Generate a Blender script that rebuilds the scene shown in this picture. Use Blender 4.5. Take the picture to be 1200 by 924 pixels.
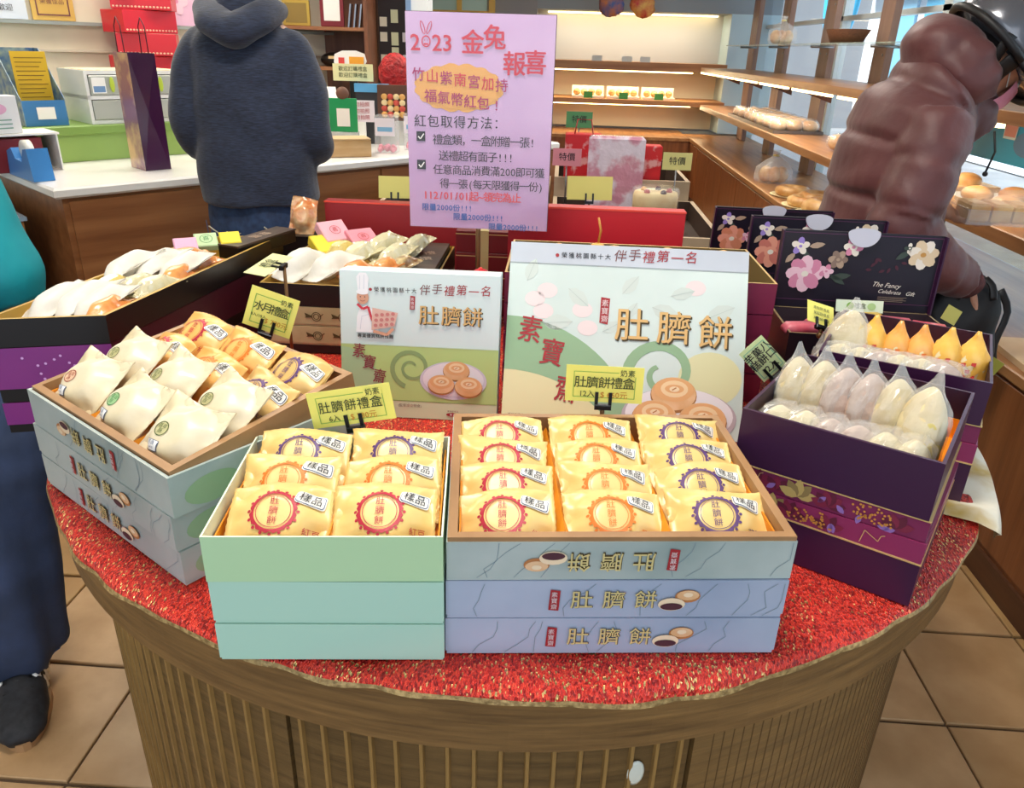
import bpy, bmesh, math, random
from mathutils import Matrix, Vector, Euler
random.seed(7)
S = bpy.context.scene
for o in list(bpy.data.objects): bpy.data.objects.remove(o)
PI = math.pi
R_ = math.radians

# ---------------------------------------------------------------- camera
def cam_matrix(yaw, pitch, roll):
    return Matrix.Rotation(R_(yaw), 4, 'Z') @ Matrix.Rotation(PI/2 - R_(pitch), 4, 'X') @ Matrix.Rotation(R_(roll), 4, 'Z')
cam = bpy.data.objects.new('camera', bpy.data.cameras.new('camera'))
S.collection.objects.link(cam); S.camera = cam
cam.matrix_world = Matrix.Translation((0, 0, 1.38)) @ cam_matrix(2.9, 24.3, 1.8)
cam.data.sensor_width = 36; cam.data.lens = 36*900/1200
cam.data.clip_start = .05; cam.data.clip_end = 100
# ---------------------------------------------------------------- world, lights, exposure
w = bpy.data.worlds.new('world'); S.world = w; w.use_nodes = True
bg = w.node_tree.nodes['Background']; bg.inputs[0].default_value = (.74, .86, 1, 1); bg.inputs[1].default_value = .45
def area(name, loc, rot, sx, sy, power, col=(1, 1, 1)):
    l = bpy.data.lights.new(name, 'AREA'); l.shape = 'RECTANGLE'; l.size = sx; l.size_y = sy; l.energy = power; l.color = col
    o = bpy.data.objects.new(name, l); S.collection.objects.link(o); o.location = loc; o.rotation_euler = rot; return o
area('ceiling_lamp_light', (-.3, .9, 2.93), (0, 0, 0), .8, .5, 24, (1, .94, .86))
area('ceiling_lamp_light', (-1.9, 3.4, 2.93), (0, 0, 0), 1.2, 1.2, 22, (1, .95, .88))
area('ceiling_lamp_light', (.3, 4.6, 2.93), (0, 0, 0), 1.4, 1.4, 30, (1, .94, .86))
area('shop_front_daylight', (-.4, -2.2, 1.9), (R_(80), 0, 0), 3.4, 2.2, 30, (.90, .95, 1))
sun = bpy.data.lights.new('sun', 'SUN'); sun.energy = 8; sun.angle = R_(8); sun.color = (1, .97, .92)
so = bpy.data.objects.new('sun', sun); S.collection.objects.link(so); so.rotation_euler = Vector((-.62, .25, .75)).to_track_quat('Z', 'Y').to_euler()
area('window_daylight', (2.3, 3.2, 2.0), (0, R_(82), 0), 1.8, 6.5, 26, (.82, .92, 1))
S.view_settings.view_transform = 'Standard'; S.view_settings.look = 'None'
S.view_settings.gamma = 1; S.view_settings.use_curve_mapping = False
S.view_settings.exposure = .5
S.cycles.use_denoising = True
S.cycles.max_bounces = 7; S.cycles.transparent_max_bounces = 16
S.cycles.caustics_reflective = False; S.cycles.caustics_refractive = False
S.cycles.sample_clamp_indirect = 6

# ---------------------------------------------------------------- materials
def lin(c):
    if isinstance(c, str):
        c = c.lstrip('#'); c = [int(c[i:i+2], 16)/255 for i in (0, 2, 4)]
        c = [x/12.92 if x <= .04045 else ((x+.055)/1.055)**2.4 for x in c]
    return (c[0], c[1], c[2], 1)
MC = {}
def mat(col, rough=.6, col2=None, scale=8, stretch=(1, 1, 1), metal=0, bump=0, bscale=None, alpha=1, coat=0, emit=0, trans=0, detail=4, lo=.35, hi=.65, coord='Object', spec=.5, sheen=0):
    key = (col, rough, col2, scale, stretch, metal, bump, bscale, alpha, coat, emit, trans, detail, lo, hi, coord, spec, sheen)
    if key in MC: return MC[key]
    m = bpy.data.materials.new('surface_' + str(col).strip('#')); m.use_nodes = True
    nt = m.node_tree; N = nt.nodes; L = nt.links; b = N['Principled BSDF']
    b.inputs['Base Color'].default_value = lin(col); b.inputs['Roughness'].default_value = rough
    b.inputs['Metallic'].default_value = metal; b.inputs['Specular IOR Level'].default_value = spec
    b.inputs['Coat Weight'].default_value = coat; b.inputs['Coat Roughness'].default_value = .12
    b.inputs['Alpha'].default_value = alpha; b.inputs['Transmission Weight'].default_value = trans
    if sheen: b.inputs['Sheen Weight'].default_value = sheen
    if emit:
        b.inputs['Emission Color'].default_value = lin(col); b.inputs['Emission Strength'].default_value = emit
    if col2 or bump:
        tc = N.new('ShaderNodeTexCoord'); mp = N.new('ShaderNodeMapping'); mp.inputs['Scale'].default_value = stretch
        L.new(tc.outputs[coord], mp.inputs[0])
    if col2:
        n = N.new('ShaderNodeTexNoise'); n.inputs['Scale'].default_value = scale; n.inputs['Detail'].default_value = detail
        L.new(mp.outputs[0], n.inputs['Vector'])
        r = N.new('ShaderNodeValToRGB'); r.color_ramp.elements[0].position = lo; r.color_ramp.elements[1].position = hi
        r.color_ramp.elements[0].color = lin(col); r.color_ramp.elements[1].color = lin(col2)
        L.new(n.outputs['Fac'], r.inputs[0]); L.new(r.outputs[0], b.inputs['Base Color'])
        if emit: L.new(r.outputs[0], b.inputs['Emission Color'])
    if bump:
        n2 = N.new('ShaderNodeTexNoise'); n2.inputs['Scale'].default_value = bscale or scale; n2.inputs['Detail'].default_value = 5
        L.new(mp.outputs[0], n2.inputs['Vector'])
        bp = N.new('ShaderNodeBump'); bp.inputs['Strength'].default_value = 1; bp.inputs['Distance'].default_value = bump
        L.new(n2.outputs['Fac'], bp.inputs['Height']); L.new(bp.outputs[0], b.inputs['Normal'])
    MC[key] = m; return m
def wood(c1, c2, axis='x', scale=3, rough=.4, curved=False, coat=0):
    st = {'x': (.6, 9, 9), 'y': (9, .6, 9), 'z': (9, 9, .6)}[axis]
    m = mat(c1, rough, c2, scale, st, bump=.0006, bscale=scale*4, lo=.3, hi=.72, detail=8, coat=coat)
    return m
def tube_wood(c1, c2, cx, cy, r):
    m = bpy.data.materials.new('bent_wood'); m.use_nodes = True
    nt = m.node_tree; N = nt.nodes; L = nt.links; b = N['Principled BSDF']
    tc = N.new('ShaderNodeTexCoord'); sp = N.new('ShaderNodeSeparateXYZ'); L.new(tc.outputs['Object'], sp.inputs[0])
    at = N.new('ShaderNodeMath'); at.operation = 'ARCTAN2'; L.new(sp.outputs[1], at.inputs[0]); L.new(sp.outputs[0], at.inputs[1])
    mu = N.new('ShaderNodeMath'); mu.operation = 'MULTIPLY'; mu.inputs[1].default_value = 1.3; L.new(at.outputs[0], mu.inputs[0])
    m2 = N.new('ShaderNodeMath'); m2.operation = 'MULTIPLY'; m2.inputs[1].default_value = 26; L.new(sp.outputs[2], m2.inputs[0])
    cb = N.new('ShaderNodeCombineXYZ'); L.new(mu.outputs[0], cb.inputs[0]); L.new(m2.outputs[0], cb.inputs[1])
    n = N.new('ShaderNodeTexNoise'); n.inputs['Scale'].default_value = 3.2; n.inputs['Detail'].default_value = 9; n.inputs['Roughness'].default_value = .62
    L.new(cb.outputs[0], n.inputs['Vector'])
    rp = N.new('ShaderNodeValToRGB'); rp.color_ramp.elements[0].position = .3; rp.color_ramp.elements[1].position = .72
    rp.color_ramp.elements[0].color = lin(c1); rp.color_ramp.elements[1].color = lin(c2)
    L.new(n.outputs['Fac'], rp.inputs[0]); L.new(rp.outputs[0], b.inputs['Base Color'])
    b.inputs['Roughness'].default_value = .42
    bp = N.new('ShaderNodeBump'); bp.inputs['Distance'].default_value = .0012; L.new(n.outputs['Fac'], bp.inputs['Height']); L.new(bp.outputs[0], b.inputs['Normal'])
    return m
def knit_cloth():
    m = bpy.data.materials.new('red_gold_knit'); m.use_nodes = True
    nt = m.node_tree; N = nt.nodes; L = nt.links; b = N['Principled BSDF']
    tc = N.new('ShaderNodeTexCoord')
    mp = N.new('ShaderNodeMapping'); mp.inputs['Scale'].default_value = (560, 240, 240); L.new(tc.outputs['Object'], mp.inputs[0])
    v = N.new('ShaderNodeTexVoronoi'); v.inputs['Scale'].default_value = 1; L.new(mp.outputs[0], v.inputs['Vector'])
    sp = N.new('ShaderNodeSeparateColor'); L.new(v.outputs['Color'], sp.inputs[0])
    big = N.new('ShaderNodeTexNoise'); big.inputs['Scale'].default_value = 7; L.new(tc.outputs['Object'], big.inputs['Vector'])
    ad = N.new('ShaderNodeMath'); ad.operation = 'MULTIPLY_ADD'; ad.inputs[1].default_value = .55; L.new(big.outputs['Fac'], ad.inputs[0]); L.new(sp.outputs[0], ad.inputs[2])
    r = N.new('ShaderNodeValToRGB'); e = r.color_ramp.elements
    e[0].position = .3; e[0].color = lin('#8d1210'); e[1].position = .62; e[1].color = lin('#dd3126')
    x = e.new(.955); x.color = lin('#e4442c'); x = e.new(.975); x.color = lin('#f3cf8a')
    mr = N.new('ShaderNodeMath'); mr.operation = 'MULTIPLY'; mr.inputs[1].default_value = .80; L.new(ad.outputs[0], mr.inputs[0])
    L.new(mr.outputs[0], r.inputs[0]); L.new(r.outputs[0], b.inputs['Base Color'])
    g = N.new('ShaderNodeMath'); g.operation = 'GREATER_THAN'; g.inputs[1].default_value = .97; L.new(mr.outputs[0], g.inputs[0])
    L.new(g.outputs[0], b.inputs['Metallic']); b.inputs['Roughness'].default_value = .42
    bp = N.new('ShaderNodeBump'); bp.inputs['Distance'].default_value = .0025; L.new(v.outputs['Distance'], bp.inputs['Height']); L.new(bp.outputs[0], b.inputs['Normal'])
    return m

# ---------------------------------------------------------------- mesh helpers
class MB:
    def __init__(s, M=None):
        s.V = []; s.F = []; s.I = []; s.S = []; s.mats = []; s.M = M or Matrix()
    def mi(s, m):
        if m not in s.mats: s.mats.append(m)
        return s.mats.index(m)
    def add(s, V, F, m, smooth=False, M=None):
        b = len(s.V); T = s.M @ M if M else s.M; i = s.mi(m)
        s.V += [tuple(T @ Vector(v)) for v in V]
        for f in F: s.F.append(tuple(b+k for k in f)); s.I.append(i); s.S.append(smooth)
    def box(s, x0, x1, y0, y1, z0, z1, m, M=None, bev=0):
        if bev > 0:
            c = bev; V = []; 
            for z, k in ((z0, c), (z0+c, 0), (z1-c, 0), (z1, c)):
                V += [(x0+k+ (c if k == 0 else 0)*0, y0+k, z), (x1-k, y0+k, z), (x1-k, y1-k, z), (x0+k, y1-k, z)]
            F = [(3, 2, 1, 0), (12, 13, 14, 15)]
            for r in range(3):
                for k in range(4): a = r*4+k; b = r*4+(k+1) % 4; F.append((a, b, b+4, a+4))
            s.add(V, F, m, M=M); return
        V = [(x0, y0, z0), (x1, y0, z0), (x1, y1, z0), (x0, y1, z0), (x0, y0, z1), (x1, y0, z1), (x1, y1, z1), (x0, y1, z1)]
        s.add(V, [(3, 2, 1, 0), (4, 5, 6, 7), (0, 1, 5, 4), (1, 2, 6, 5), (2, 3, 7, 6), (3, 0, 4, 7)], m, M=M)
    def prism(s, poly, z0, z1, m, M=None, smooth=False):
        n = len(poly); V = [(p[0], p[1], z0) for p in poly]+[(p[0], p[1], z1) for p in poly]
        F = [tuple(range(n-1, -1, -1)), tuple(range(n, 2*n))]+[(k, (k+1) % n, n+(k+1) % n, n+k) for k in range(n)]
        s.add(V, F, m, smooth=smooth, M=M)
    def tube(s, pts, r, m, n=8, M=None, caps=True):
        s.loft([(p[0], p[1], p[2], (r[i] if isinstance(r, (list, tuple)) else r), (r[i] if isinstance(r, (list, tuple)) else r)) for i, p in enumerate(pts)], m, n=n, M=M)
    def loft(s, pts, m, side=(1, 0, 0), n=16, M=None, sub=0, sup=1.0):
        P = [Vector(p[:3]) for p in pts]; A = [(p[3], p[4]) for p in pts]
        if sub:
            Q = []; B = []
            for i in range(len(P)-1):
                p0 = P[max(i-1, 0)]; p1 = P[i]; p2 = P[i+1]; p3 = P[min(i+2, len(P)-1)]
                for k in range(sub):
                    t = k/sub
                    Q.append(.5*((2*p1)+(p2-p0)*t+(2*p0-5*p1+4*p2-p3)*t*t+(3*p1-p0-3*p2+p3)*t**3))
                    tt = t*t*(3-2*t)
                    B.append(tuple(A[i][j]*(1-tt)+A[i+1][j]*tt for j in (0, 1)))
            Q.append(P[-1]); B.append(A[-1]); P, A = Q, B
        V = []; F = []; sd = Vector(side)
        for i, p in enumerate(P):
            t = (P[min(i+1, len(P)-1)]-P[max(i-1, 0)]).normalized()
            a = sd-t*sd.dot(t)
            if a.length < 1e-4: a = Vector((0, 1, 0))-t*t.y
            if a.length < 1e-4: a = Vector((0, 0, 1))
            a.normalize(); b = t.cross(a)
            for k in range(n):
                c, q = math.cos(2*PI*k/n), math.sin(2*PI*k/n)
                if sup != 1: c = math.copysign(abs(c)**sup, c); q = math.copysign(abs(q)**sup, q)
                V.append(p+a*c*A[i][0]+b*q*A[i][1])
        for i in range(len(P)-1):
            for k in range(n):
                F.append((i*n+k, i*n+(k+1) % n, (i+1)*n+(k+1) % n, (i+1)*n+k))
        s.add(V, F+[tuple(range(n-1, -1, -1)), tuple((len(P)-1)*n+k for k in range(n))], m, smooth=True, M=M)
    def lathe(s, prof, m, n=24, M=None, smooth=True):
        V = []; F = []
        for r, z in prof:
            for k in range(n): V.append((r*math.cos(2*PI*k/n), r*math.sin(2*PI*k/n), z))
        for i in range(len(prof)-1):
            for k in range(n): F.append((i*n+k, i*n+(k+1) % n, (i+1)*n+(k+1) % n, (i+1)*n+k))
        F.append(tuple(range(n-1, -1, -1))); F.append(tuple((len(prof)-1)*n+k for k in range(n)))
        s.add(V, F, m, smooth=smooth, M=M)
    def ball(s, c, r, m, n=14, k=9, M=None, jit=0):
        rx, ry, rz = (r, r, r) if not isinstance(r, (tuple, list)) else r
        V = []; F = []
        for i in range(k+1):
            a = PI*i/k
            for j in range(n):
                q = 1+random.uniform(-jit, jit)
                V.append((c[0]+rx*q*math.sin(a)*math.cos(2*PI*j/n), c[1]+ry*q*math.sin(a)*math.sin(2*PI*j/n), c[2]-rz*q*math.cos(a)))
        for i in range(k):
            for j in range(n): F.append((i*n+j, i*n+(j+1) % n, (i+1)*n+(j+1) % n, (i+1)*n+j))
        s.add(V, F, m, smooth=True, M=M)
    def mesh(s, name):
        me = bpy.data.meshes.new(name); me.from_pydata(s.V, [], s.F)
        for m in s.mats: me.materials.append(m)
        me.polygons.foreach_set('material_index', s.I); me.polygons.foreach_set('use_smooth', s.S)
        me.update(); return me
    def build(s, name, parent=None, M=None):
        return link(name, s.mesh(name), parent, M)
def link(name, data, parent=None, M=None):
    o = bpy.data.objects.new(name, data); S.collection.objects.link(o)
    if parent: o.parent = parent
    if M: o.matrix_local = M
    return o
def tag(o, label=None, cat=None, group=None, kind=None):
    if label: o['label'] = label
    if cat: o['category'] = cat
    if group: o['group'] = group
    if kind: o['kind'] = kind
    return o
def empty(name, M, label=None, cat=None, group=None):
    if not isinstance(M, Matrix): M = Matrix.Translation(M)
    o = link(name, None); o.matrix_world = M; o.empty_display_size = .05
    return tag(o, label, cat, group)
def copy_thing(o, M, label, group=None):
    c = o.copy(); S.collection.objects.link(c); c.matrix_world = M; c['label'] = label
    if group: c['group'] = group
    for ch in o.children:
        d = ch.copy(); S.collection.objects.link(d); d.parent = c; d.matrix_local = ch.matrix_local.copy()
    return c
def T(x, y, z): return Matrix.Translation((x, y, z))
def Rx(a): return Matrix.Rotation(R_(a), 4, 'X')
def Ry(a): return Matrix.Rotation(R_(a), 4, 'Y')
def Rz(a): return Matrix.Rotation(R_(a), 4, 'Z')
def Fr(x, y, z, a=0): return T(x, y, z) @ Rz(a)

GC = {}
def glyph(s, bold=0):
    if (s, bold) in GC: return GC[(s, bold)]
    c = bpy.data.curves.new('t', 'FONT'); c.body = s; c.size = 1; c.align_x = 'CENTER'; c.align_y = 'CENTER'
    c.resolution_u = 2; c.fill_mode = 'FRONT'; c.offset = bold
    o = bpy.data.objects.new('t', c); S.collection.objects.link(o)
    dg = bpy.context.evaluated_depsgraph_get(); me = o.evaluated_get(dg).to_mesh()
    V = [tuple(v.co) for v in me.vertices]; F = [tuple(p.vertices) for p in me.polygons]
    o.evaluated_get(dg).to_mesh_clear(); bpy.data.objects.remove(o); bpy.data.curves.remove(c)
    GC[(s, bold)] = (V, F); return V, F
class Panel:
    """flat print on a face: origin O, axes X and Y (unit vectors) in the parent's space"""
    def __init__(s, O=(0, 0, 0), X=(1, 0, 0), Y=(0, 1, 0), f=None):
        s.O = Vector(O); s.X = Vector(X).normalized(); s.Y = Vector(Y).normalized(); s.N = s.X.cross(s.Y); s.mb = MB(); s.f = f; s.e = .0005
    def put(s, V, F, m, layer):
        W = []
        if s.f:   # split big faces so that the print follows the curved pouch
            V = [tuple(v[:2]) for v in V]; Q = []; st_ = [(f[0], f[k], f[k+1]) for f in F for k in range(1, len(f)-1)]
            while st_:
                t = st_.pop(); e = [(math.dist(V[t[i]], V[t[(i+1) % 3]]), i) for i in range(3)]; l, i = max(e)
                if l < .0035: Q.append(t); continue
                a, b, c = t[i], t[(i+1) % 3], t[(i+2) % 3]; V.append(((V[a][0]+V[b][0])/2, (V[a][1]+V[b][1])/2)); k = len(V)-1
                st_ += [(a, k, c), (k, b, c)]
            F = Q
        for x, y in V:
            h = s.e*(layer+1)+(s.f(x, y) if s.f else 0)
            W.append(s.O+s.X*x+s.Y*y+s.N*h)
        s.mb.add(W, F, m, smooth=bool(s.f))
    def text(s, t, x, y, size, m, bold=0, rot=0, layer=2, sx=1, shear=0):
        if bold > .004 and not s.f:   # heavier strokes: the same glyph again, a hair to each side
            for k, (dx, dy) in enumerate(((-1, 0), (1, 0), (0, .8), (0, -.8))): s.text(t, x+dx*bold*size*.5, y+dy*bold*size*.5, size, m, 0, rot, layer+.08*(k+1), sx, shear)
        V, F = glyph(t, 0); c, q = math.cos(R_(rot)), math.sin(R_(rot))
        P = [((vx*sx+vy*shear)*size, vy*size) for vx, vy, _ in V]
        s.put([(x+a*c-b*q, y+a*q+b*c) for a, b in P], F, m, layer)
    def vtext(s, t, x, y, size, m, bold=0, step=1.05, layer=2, dx=0, rot=0):
        for i, ch in enumerate(t): s.text(ch, x+dx*i, y-step*size*i, size, m, bold, rot, layer)
    def poly(s, P, m, layer=0): s.put(P, [tuple(range(len(P)))], m, layer)
    def rect(s, x0, y0, x1, y1, m, layer=0, n=1):
        V = [(x0+(x1-x0)*i/n, y0+(y1-y0)*j/n) for j in range(n+1) for i in range(n+1)]
        s.put(V, [(j*(n+1)+i, j*(n+1)+i+1, (j+1)*(n+1)+i+1, (j+1)*(n+1)+i) for j in range(n) for i in range(n)], m, layer)
    def frame(s, x0, y0, x1, y1, t, m, layer=1):
        s.rect(x0, y0, x1, y0+t, m, layer); s.rect(x0, y1-t, x1, y1, m, layer); s.rect(x0, y0+t, x0+t, y1-t, m, layer); s.rect(x1-t, y0+t, x1, y1-t, m, layer)
    def disc(s, x, y, rx, ry, m, layer=0, n=24, rot=0, a0=0, a1=2*PI, fan=True):
        c, q = math.cos(R_(rot)), math.sin(R_(rot)); V = [(x, y)]
        for k in range(n+1):
            a = a0+(a1-a0)*k/n; u, v = rx*math.cos(a), ry*math.sin(a); V.append((x+u*c-v*q, y+u*q+v*c))
        s.put(V, [(0, k+1, k+2) for k in range(n)], m, layer)
    def ring(s, x, y, rx, ry, t, m, layer=1, n=28, a0=0, a1=2*PI, teeth=0, amp=0, rot=0):
        V = []; c, q = math.cos(R_(rot)), math.sin(R_(rot))
        for k in range(n+1):
            a = a0+(a1-a0)*k/n; e = amp*abs(math.sin(teeth*a/2)) if teeth else 0
            for d in (-t/2, t/2+e):
                u, v = (rx+d)*math.cos(a), (ry+d)*math.sin(a); V.append((x+u*c-v*q, y+u*q+v*c))
        s.put(V, [(2*k, 2*k+1, 2*k+3, 2*k+2) for k in range(n)], m, layer)
    def line(s, P, t, m, layer=1):
        for (a, b), (c, d) in zip(P[:-1], P[1:]):
            dx, dy = c-a, d-b; l = math.hypot(dx, dy) or 1; nx, ny = -dy/l*t/2, dx/l*t/2
            s.put([(a+nx, b+ny), (a-nx, b-ny), (c-nx, d-ny), (c+nx, d+ny)], [(0, 1, 2, 3)], m, layer)
    def flower(s, x, y, r, m1, m2, layer=1, n=5, rot=0, mc=None):
        for k in range(n):
            a = 2*PI*k/n+rot; s.disc(x+r*.55*math.cos(a), y+r*.55*math.sin(a), r*.5, r*.38, m1 if k % 2 else m2, layer+k*.15, 10, math.degrees(a))
        s.disc(x, y, r*.42, r*.38, m2, layer+1, 10); s.disc(x, y, r*.2, r*.17, mc or m1, layer+1.4, 8)
    def leaf(s, x, y, l, w_, m, rot, layer=1):
        c, q = math.cos(R_(rot)), math.sin(R_(rot)); P = []
        for u, v in ((0, 0), (.2, .35), (.5, .5), (.8, .3), (1, 0), (.8, -.3), (.5, -.5), (.2, -.35)):
            a, b = u*l, v*w_; P.append((x+a*c-b*q, y+a*q+b*c))
        s.poly(P, m, layer)
    def build(s, name, parent): return s.mb.build(name, parent)

# ================================================================ THE SETTING
W_CAB = wood('#6e3d1e', '#8f5630', 'z', 3, .38)
W_SHELF = wood('#8f5f38', '#b38355', 'y', 3, .35)
W_DARK = wood('#5b3420', '#7d4d30', 'z', 3, .5)
W_PALE = wood('#c9a274', '#ddbd92', 'x', 3, .5)
WHITE = mat('#f1efe9', .45); CREAM = mat('#e8dfc9', .6, '#ded3ba', 3)
BLACK = mat('#0e0d10', .5); STEEL = mat('#8b8d90', .3, metal=1); DKSTEEL = mat('#2a2c30', .35, metal=.8)
def struct(name, mb, parent=None):
    o = mb.build(name, parent)
    if not parent: o['kind'] = 'structure'
    return o
# floor: tiles are pieces of the floor
m = MB(); m.box(-4, 4.2, -1.2, 9, -.06, -.008, mat('#5d4a36', .9)); floor = struct('floor', m)
tm = [mat('#c3a075', .45, '#a98458', 5, bump=.0012, bscale=22, detail=8), mat('#b8935f', .45, '#9c7547', 4, bump=.0012, bscale=22, detail=8), mat('#cba67b', .45, '#b08c61', 6, bump=.0012, bscale=22, detail=8)]
tiles = []
for k in range(3):
    m = MB(); m.box(-.1535, .1535, -.1535, .1535, -.012, 0, tm[k], bev=.002); tiles.append(m.mesh('tile'))
# rough pits in the tiles, like tumbled stone
for i in range(-12, 13):
    for j in range(0, 22):
        x = .9479+.3125*(i-6)+.156; y = 1.0325+.3175*(j-3)+.158
        if abs(x) > 2.6 and y < 2: continue
        if y > 5.2 or (y > 3.6 and x < -1): continue
        o = link('tile', tiles[(i*7+j*3) % 3], floor, T(x, y, 0) @ Rz(90*((i+j*3) % 4)))
m = MB(); m.box(-4, 4.2, 5.2, 9, -.008, 0, tm[0]); struct('trim_1', m)
# ceiling with recessed lamps
m = MB(); m.box(-4, 2.1, -.6, 9, 3.0, 3.06, mat('#e9e7e2', .8)); struct('ceiling', m)
m = MB(); m.box(-4.1, -4, -1.2, 9, 0, 3.06, mat('#e8dfc9', .6)); struct('wall_left_side', m)
LAMP = mat('#fff4e0', .5, emit=6)
for lx, ly in ((-.3, .9), (-1.9, 3.4), (.3, 4.6)):
    o = empty('ceiling_lamp', (lx, ly, 2.95), 'square recessed ceiling lamp above '+('the display table' if ly < 1 else 'the white counter' if lx < -1 else 'the back of the shop'), 'lamp', 'recessed ceiling lamps')
    m = MB(); m.box(-.36, .36, -.36, .36, .03, .045, LAMP); m.build('diffuser', o)
    m = MB(); m.box(-.4, .4, -.4, -.36, .0, .05, WHITE); m.box(-.4, .4, .36, .4, .0, .05, WHITE); m.box(-.4, -.36, -.36, .36, .0, .05, WHITE); m.box(.36, .4, -.36, .36, .0, .05, WHITE); m.build('frame', o)
# far wall with lit niches
YF = 8.55
FW = mat('#c9c8c6', .7); NB = mat('#d9d5cd', .7); NW = mat('#f3ead2', .7)
m = MB(); m.box(-4, 2.1, YF+.5, YF+.6, 0, 3, FW)
m.box(-.75, -.3, YF, YF+.5, 0, 3, mat('#8e9296', .7)); m.box(-.3, 2.1, YF, YF+.5, 1.74, 3, mat('#8e9aa2', .7)); m.box(1.62, 2.1, YF, YF+.5, .62, 1.74, mat('#b9d2dc', .6))
struct('wall_back', m)
m = MB(); m.box(-.3, 1.62, YF+.44, YF+.5, 1.28, 1.74, mat('#c3c6c8', .6)); m.box(-.3, 1.62, YF+.44, YF+.5, .62, 1.2, NW); struct('trim_2', m)
m = MB(); m.box(-.3, 1.62, YF-.1, YF+.44, 1.2, 1.28, wood('#8d5f3c', '#b08257', 'x', 2, .4)); struct("trim_3", m)
m = MB(); m.box(-.3, 1.62, YF-.2, YF+.44, .885, .93, wood('#a06a3e', '#c08c5c', 'x', 2, .4)); struct('trim_4', m)
WARM = mat('#ffe0a0', .5, emit=5)
def led(x0, x1, y0, y1, z, label):
    m = MB(); m.box(x0, x1, y0, y1, z-.012, z, WARM); tag(m.build('light_strip'), label, 'light strip')
led(-.2, 1.55, YF+.36, YF+.4, 1.735, 'warm light strip at the top of the upper wall niche')
led(-.2, 1.3, YF-.02, YF+.02, 1.198, 'warm light strip under the upper wall shelf')
led(-.2, 1.3, YF-.1, YF-.06, .884, 'warm light strip under the lower wall shelf')
area('niche_light', (.6, YF+.15, 1.72), (0, 0, 0), 1.7, .1, 7, (1, .85, .6))
area('niche_light', (.6, YF-.02, 1.18), (R_(-15), 0, 0), 1.7, .1, 7, (1, .82, .5))
area('niche_light', (.6, YF-.06, .87), (R_(-15), 0, 0), 1.7, .1, 7, (1, .82, .5))
# far counter under the niches and the long right hand counter
t = empty('wall_counter', (0, 0, 0), 'long wooden counter along the far wall, under the warm lit shelves', 'counter')
m = MB(); m.box(-.9, 1.293, 8.14, YF+.44, 0, .57, W_CAB); m.build('cabinet', t)
m = MB(); m.box(-.92, 1.28, 8.12, YF+.44, .571, .6, W_SHELF); m.build('worktop', t)
t = empty('window_counter', (0, 0, 0), 'long low wooden bakery counter running under the right windows', 'counter')
m = MB(); m.box(1.293, 1.9, 1.0, YF, .08, .57, W_CAB)
m.build('cabinet', t)
m = MB(); m.box(1.281, 1.3, 1.0, YF, 0, .08, wood('#4b2b18', '#5e381f', 'y', 3, .5)); m.build('baseboard', t)
m = MB(); m.box(1.28, 1.92, .98, YF, .571, .605, W_SHELF, bev=.004); m.build('worktop', t)
for y in (1.6, 2.2, 2.8, 3.4, 4.0, 4.6, 5.2, 5.8, 6.4, 7.0, 7.6):
    m = MB(); m.box(1.287, 1.2935, y, y+.59, .095, .56, W_CAB, bev=.002); m.build('door', t)
# the two long display shelves and the posts by the window
def shelf(name, x0, x1, y0, y1, z, th, label, lit=False):
    t = empty(name, (0, 0, z), label, 'shelf')
    m = MB(); m.box(x0, x1, y0, y1, -th, 0, W_SHELF, bev=.003); m.build('board', t)
    k = 0; y = y0+.1
    while y < y1:
        m = MB(); m.prism([(0, 0), (.30, 0), (.30, -.1)], -.012, .012, W_DARK, M=T(x0+.08, y, -th) @ Rx(90)); m.build('bracket', t); y += .95
    return t
shelf('display_shelf', 1.34, 1.72, 1.5, 8.1, .92, .045, 'middle wooden bakery shelf by the right windows, carrying bagged breads')
s2 = shelf('display_shelf', 1.34, 1.8, 1.5, 8.3, 1.25, .04, 'upper wooden bakery shelf by the right windows, lit along its front edge')
y = 2.6
while y < 8:
    m = MB(); m.box(1.352, 1.37, y, y+.72, -.055, -.041, WARM); m.build('light_strip', s2); y += .84
for k in range(3): area('shelf_light', (1.37, 3.2+k*2, 1.19), (0, 0, 0), .03, 1.6, 4, (1, .9, .72))
POST = wood('#7d5f52', '#977868', 'z', 2, .5)
for y, wd in ((4.75, .3), (5.75, .36), (6.9, .38), (8.0, .4), (3.7, .3), (2.4, .3), (1.3, .3)):
    o = MB(); o.box(1.76, 1.80, y, y+wd*.62, .61, 2.95, POST); o = o.build('window_post')
    o['kind'] = 'structure'
    n = MB()
    for zz in (1.4, 1.7, 2.0):
        for yy in (y+.04, y+wd*.62-.04): n.tube([(1.757, yy, zz), (1.762, yy, zz)], .008, STEEL, 8)
    n.build('screws', o)['kind'] = 'stuff'
for i, o in enumerate([o for o in S.objects if o.name.startswith('window_post')]): o.name = 'trim_%d' % (5+i)
t = MB(); t.box(1.5, 1.75, 2.4, 8.0, 1.447, 1.455, mat('#9fb6a8', .1, alpha=.5)); t = t.build('glass_shelf'); tag(t, 'thin glass shelf mounted above the lit wooden shelf', 'shelf')
m = MB()
for y in (3.2, 4.6, 5.7, 6.85, 7.95): m.tube([(1.62, y, 1.44), (1.77, y, 1.44)], .008, STEEL, 6)
m.build('bracket', t)
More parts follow.
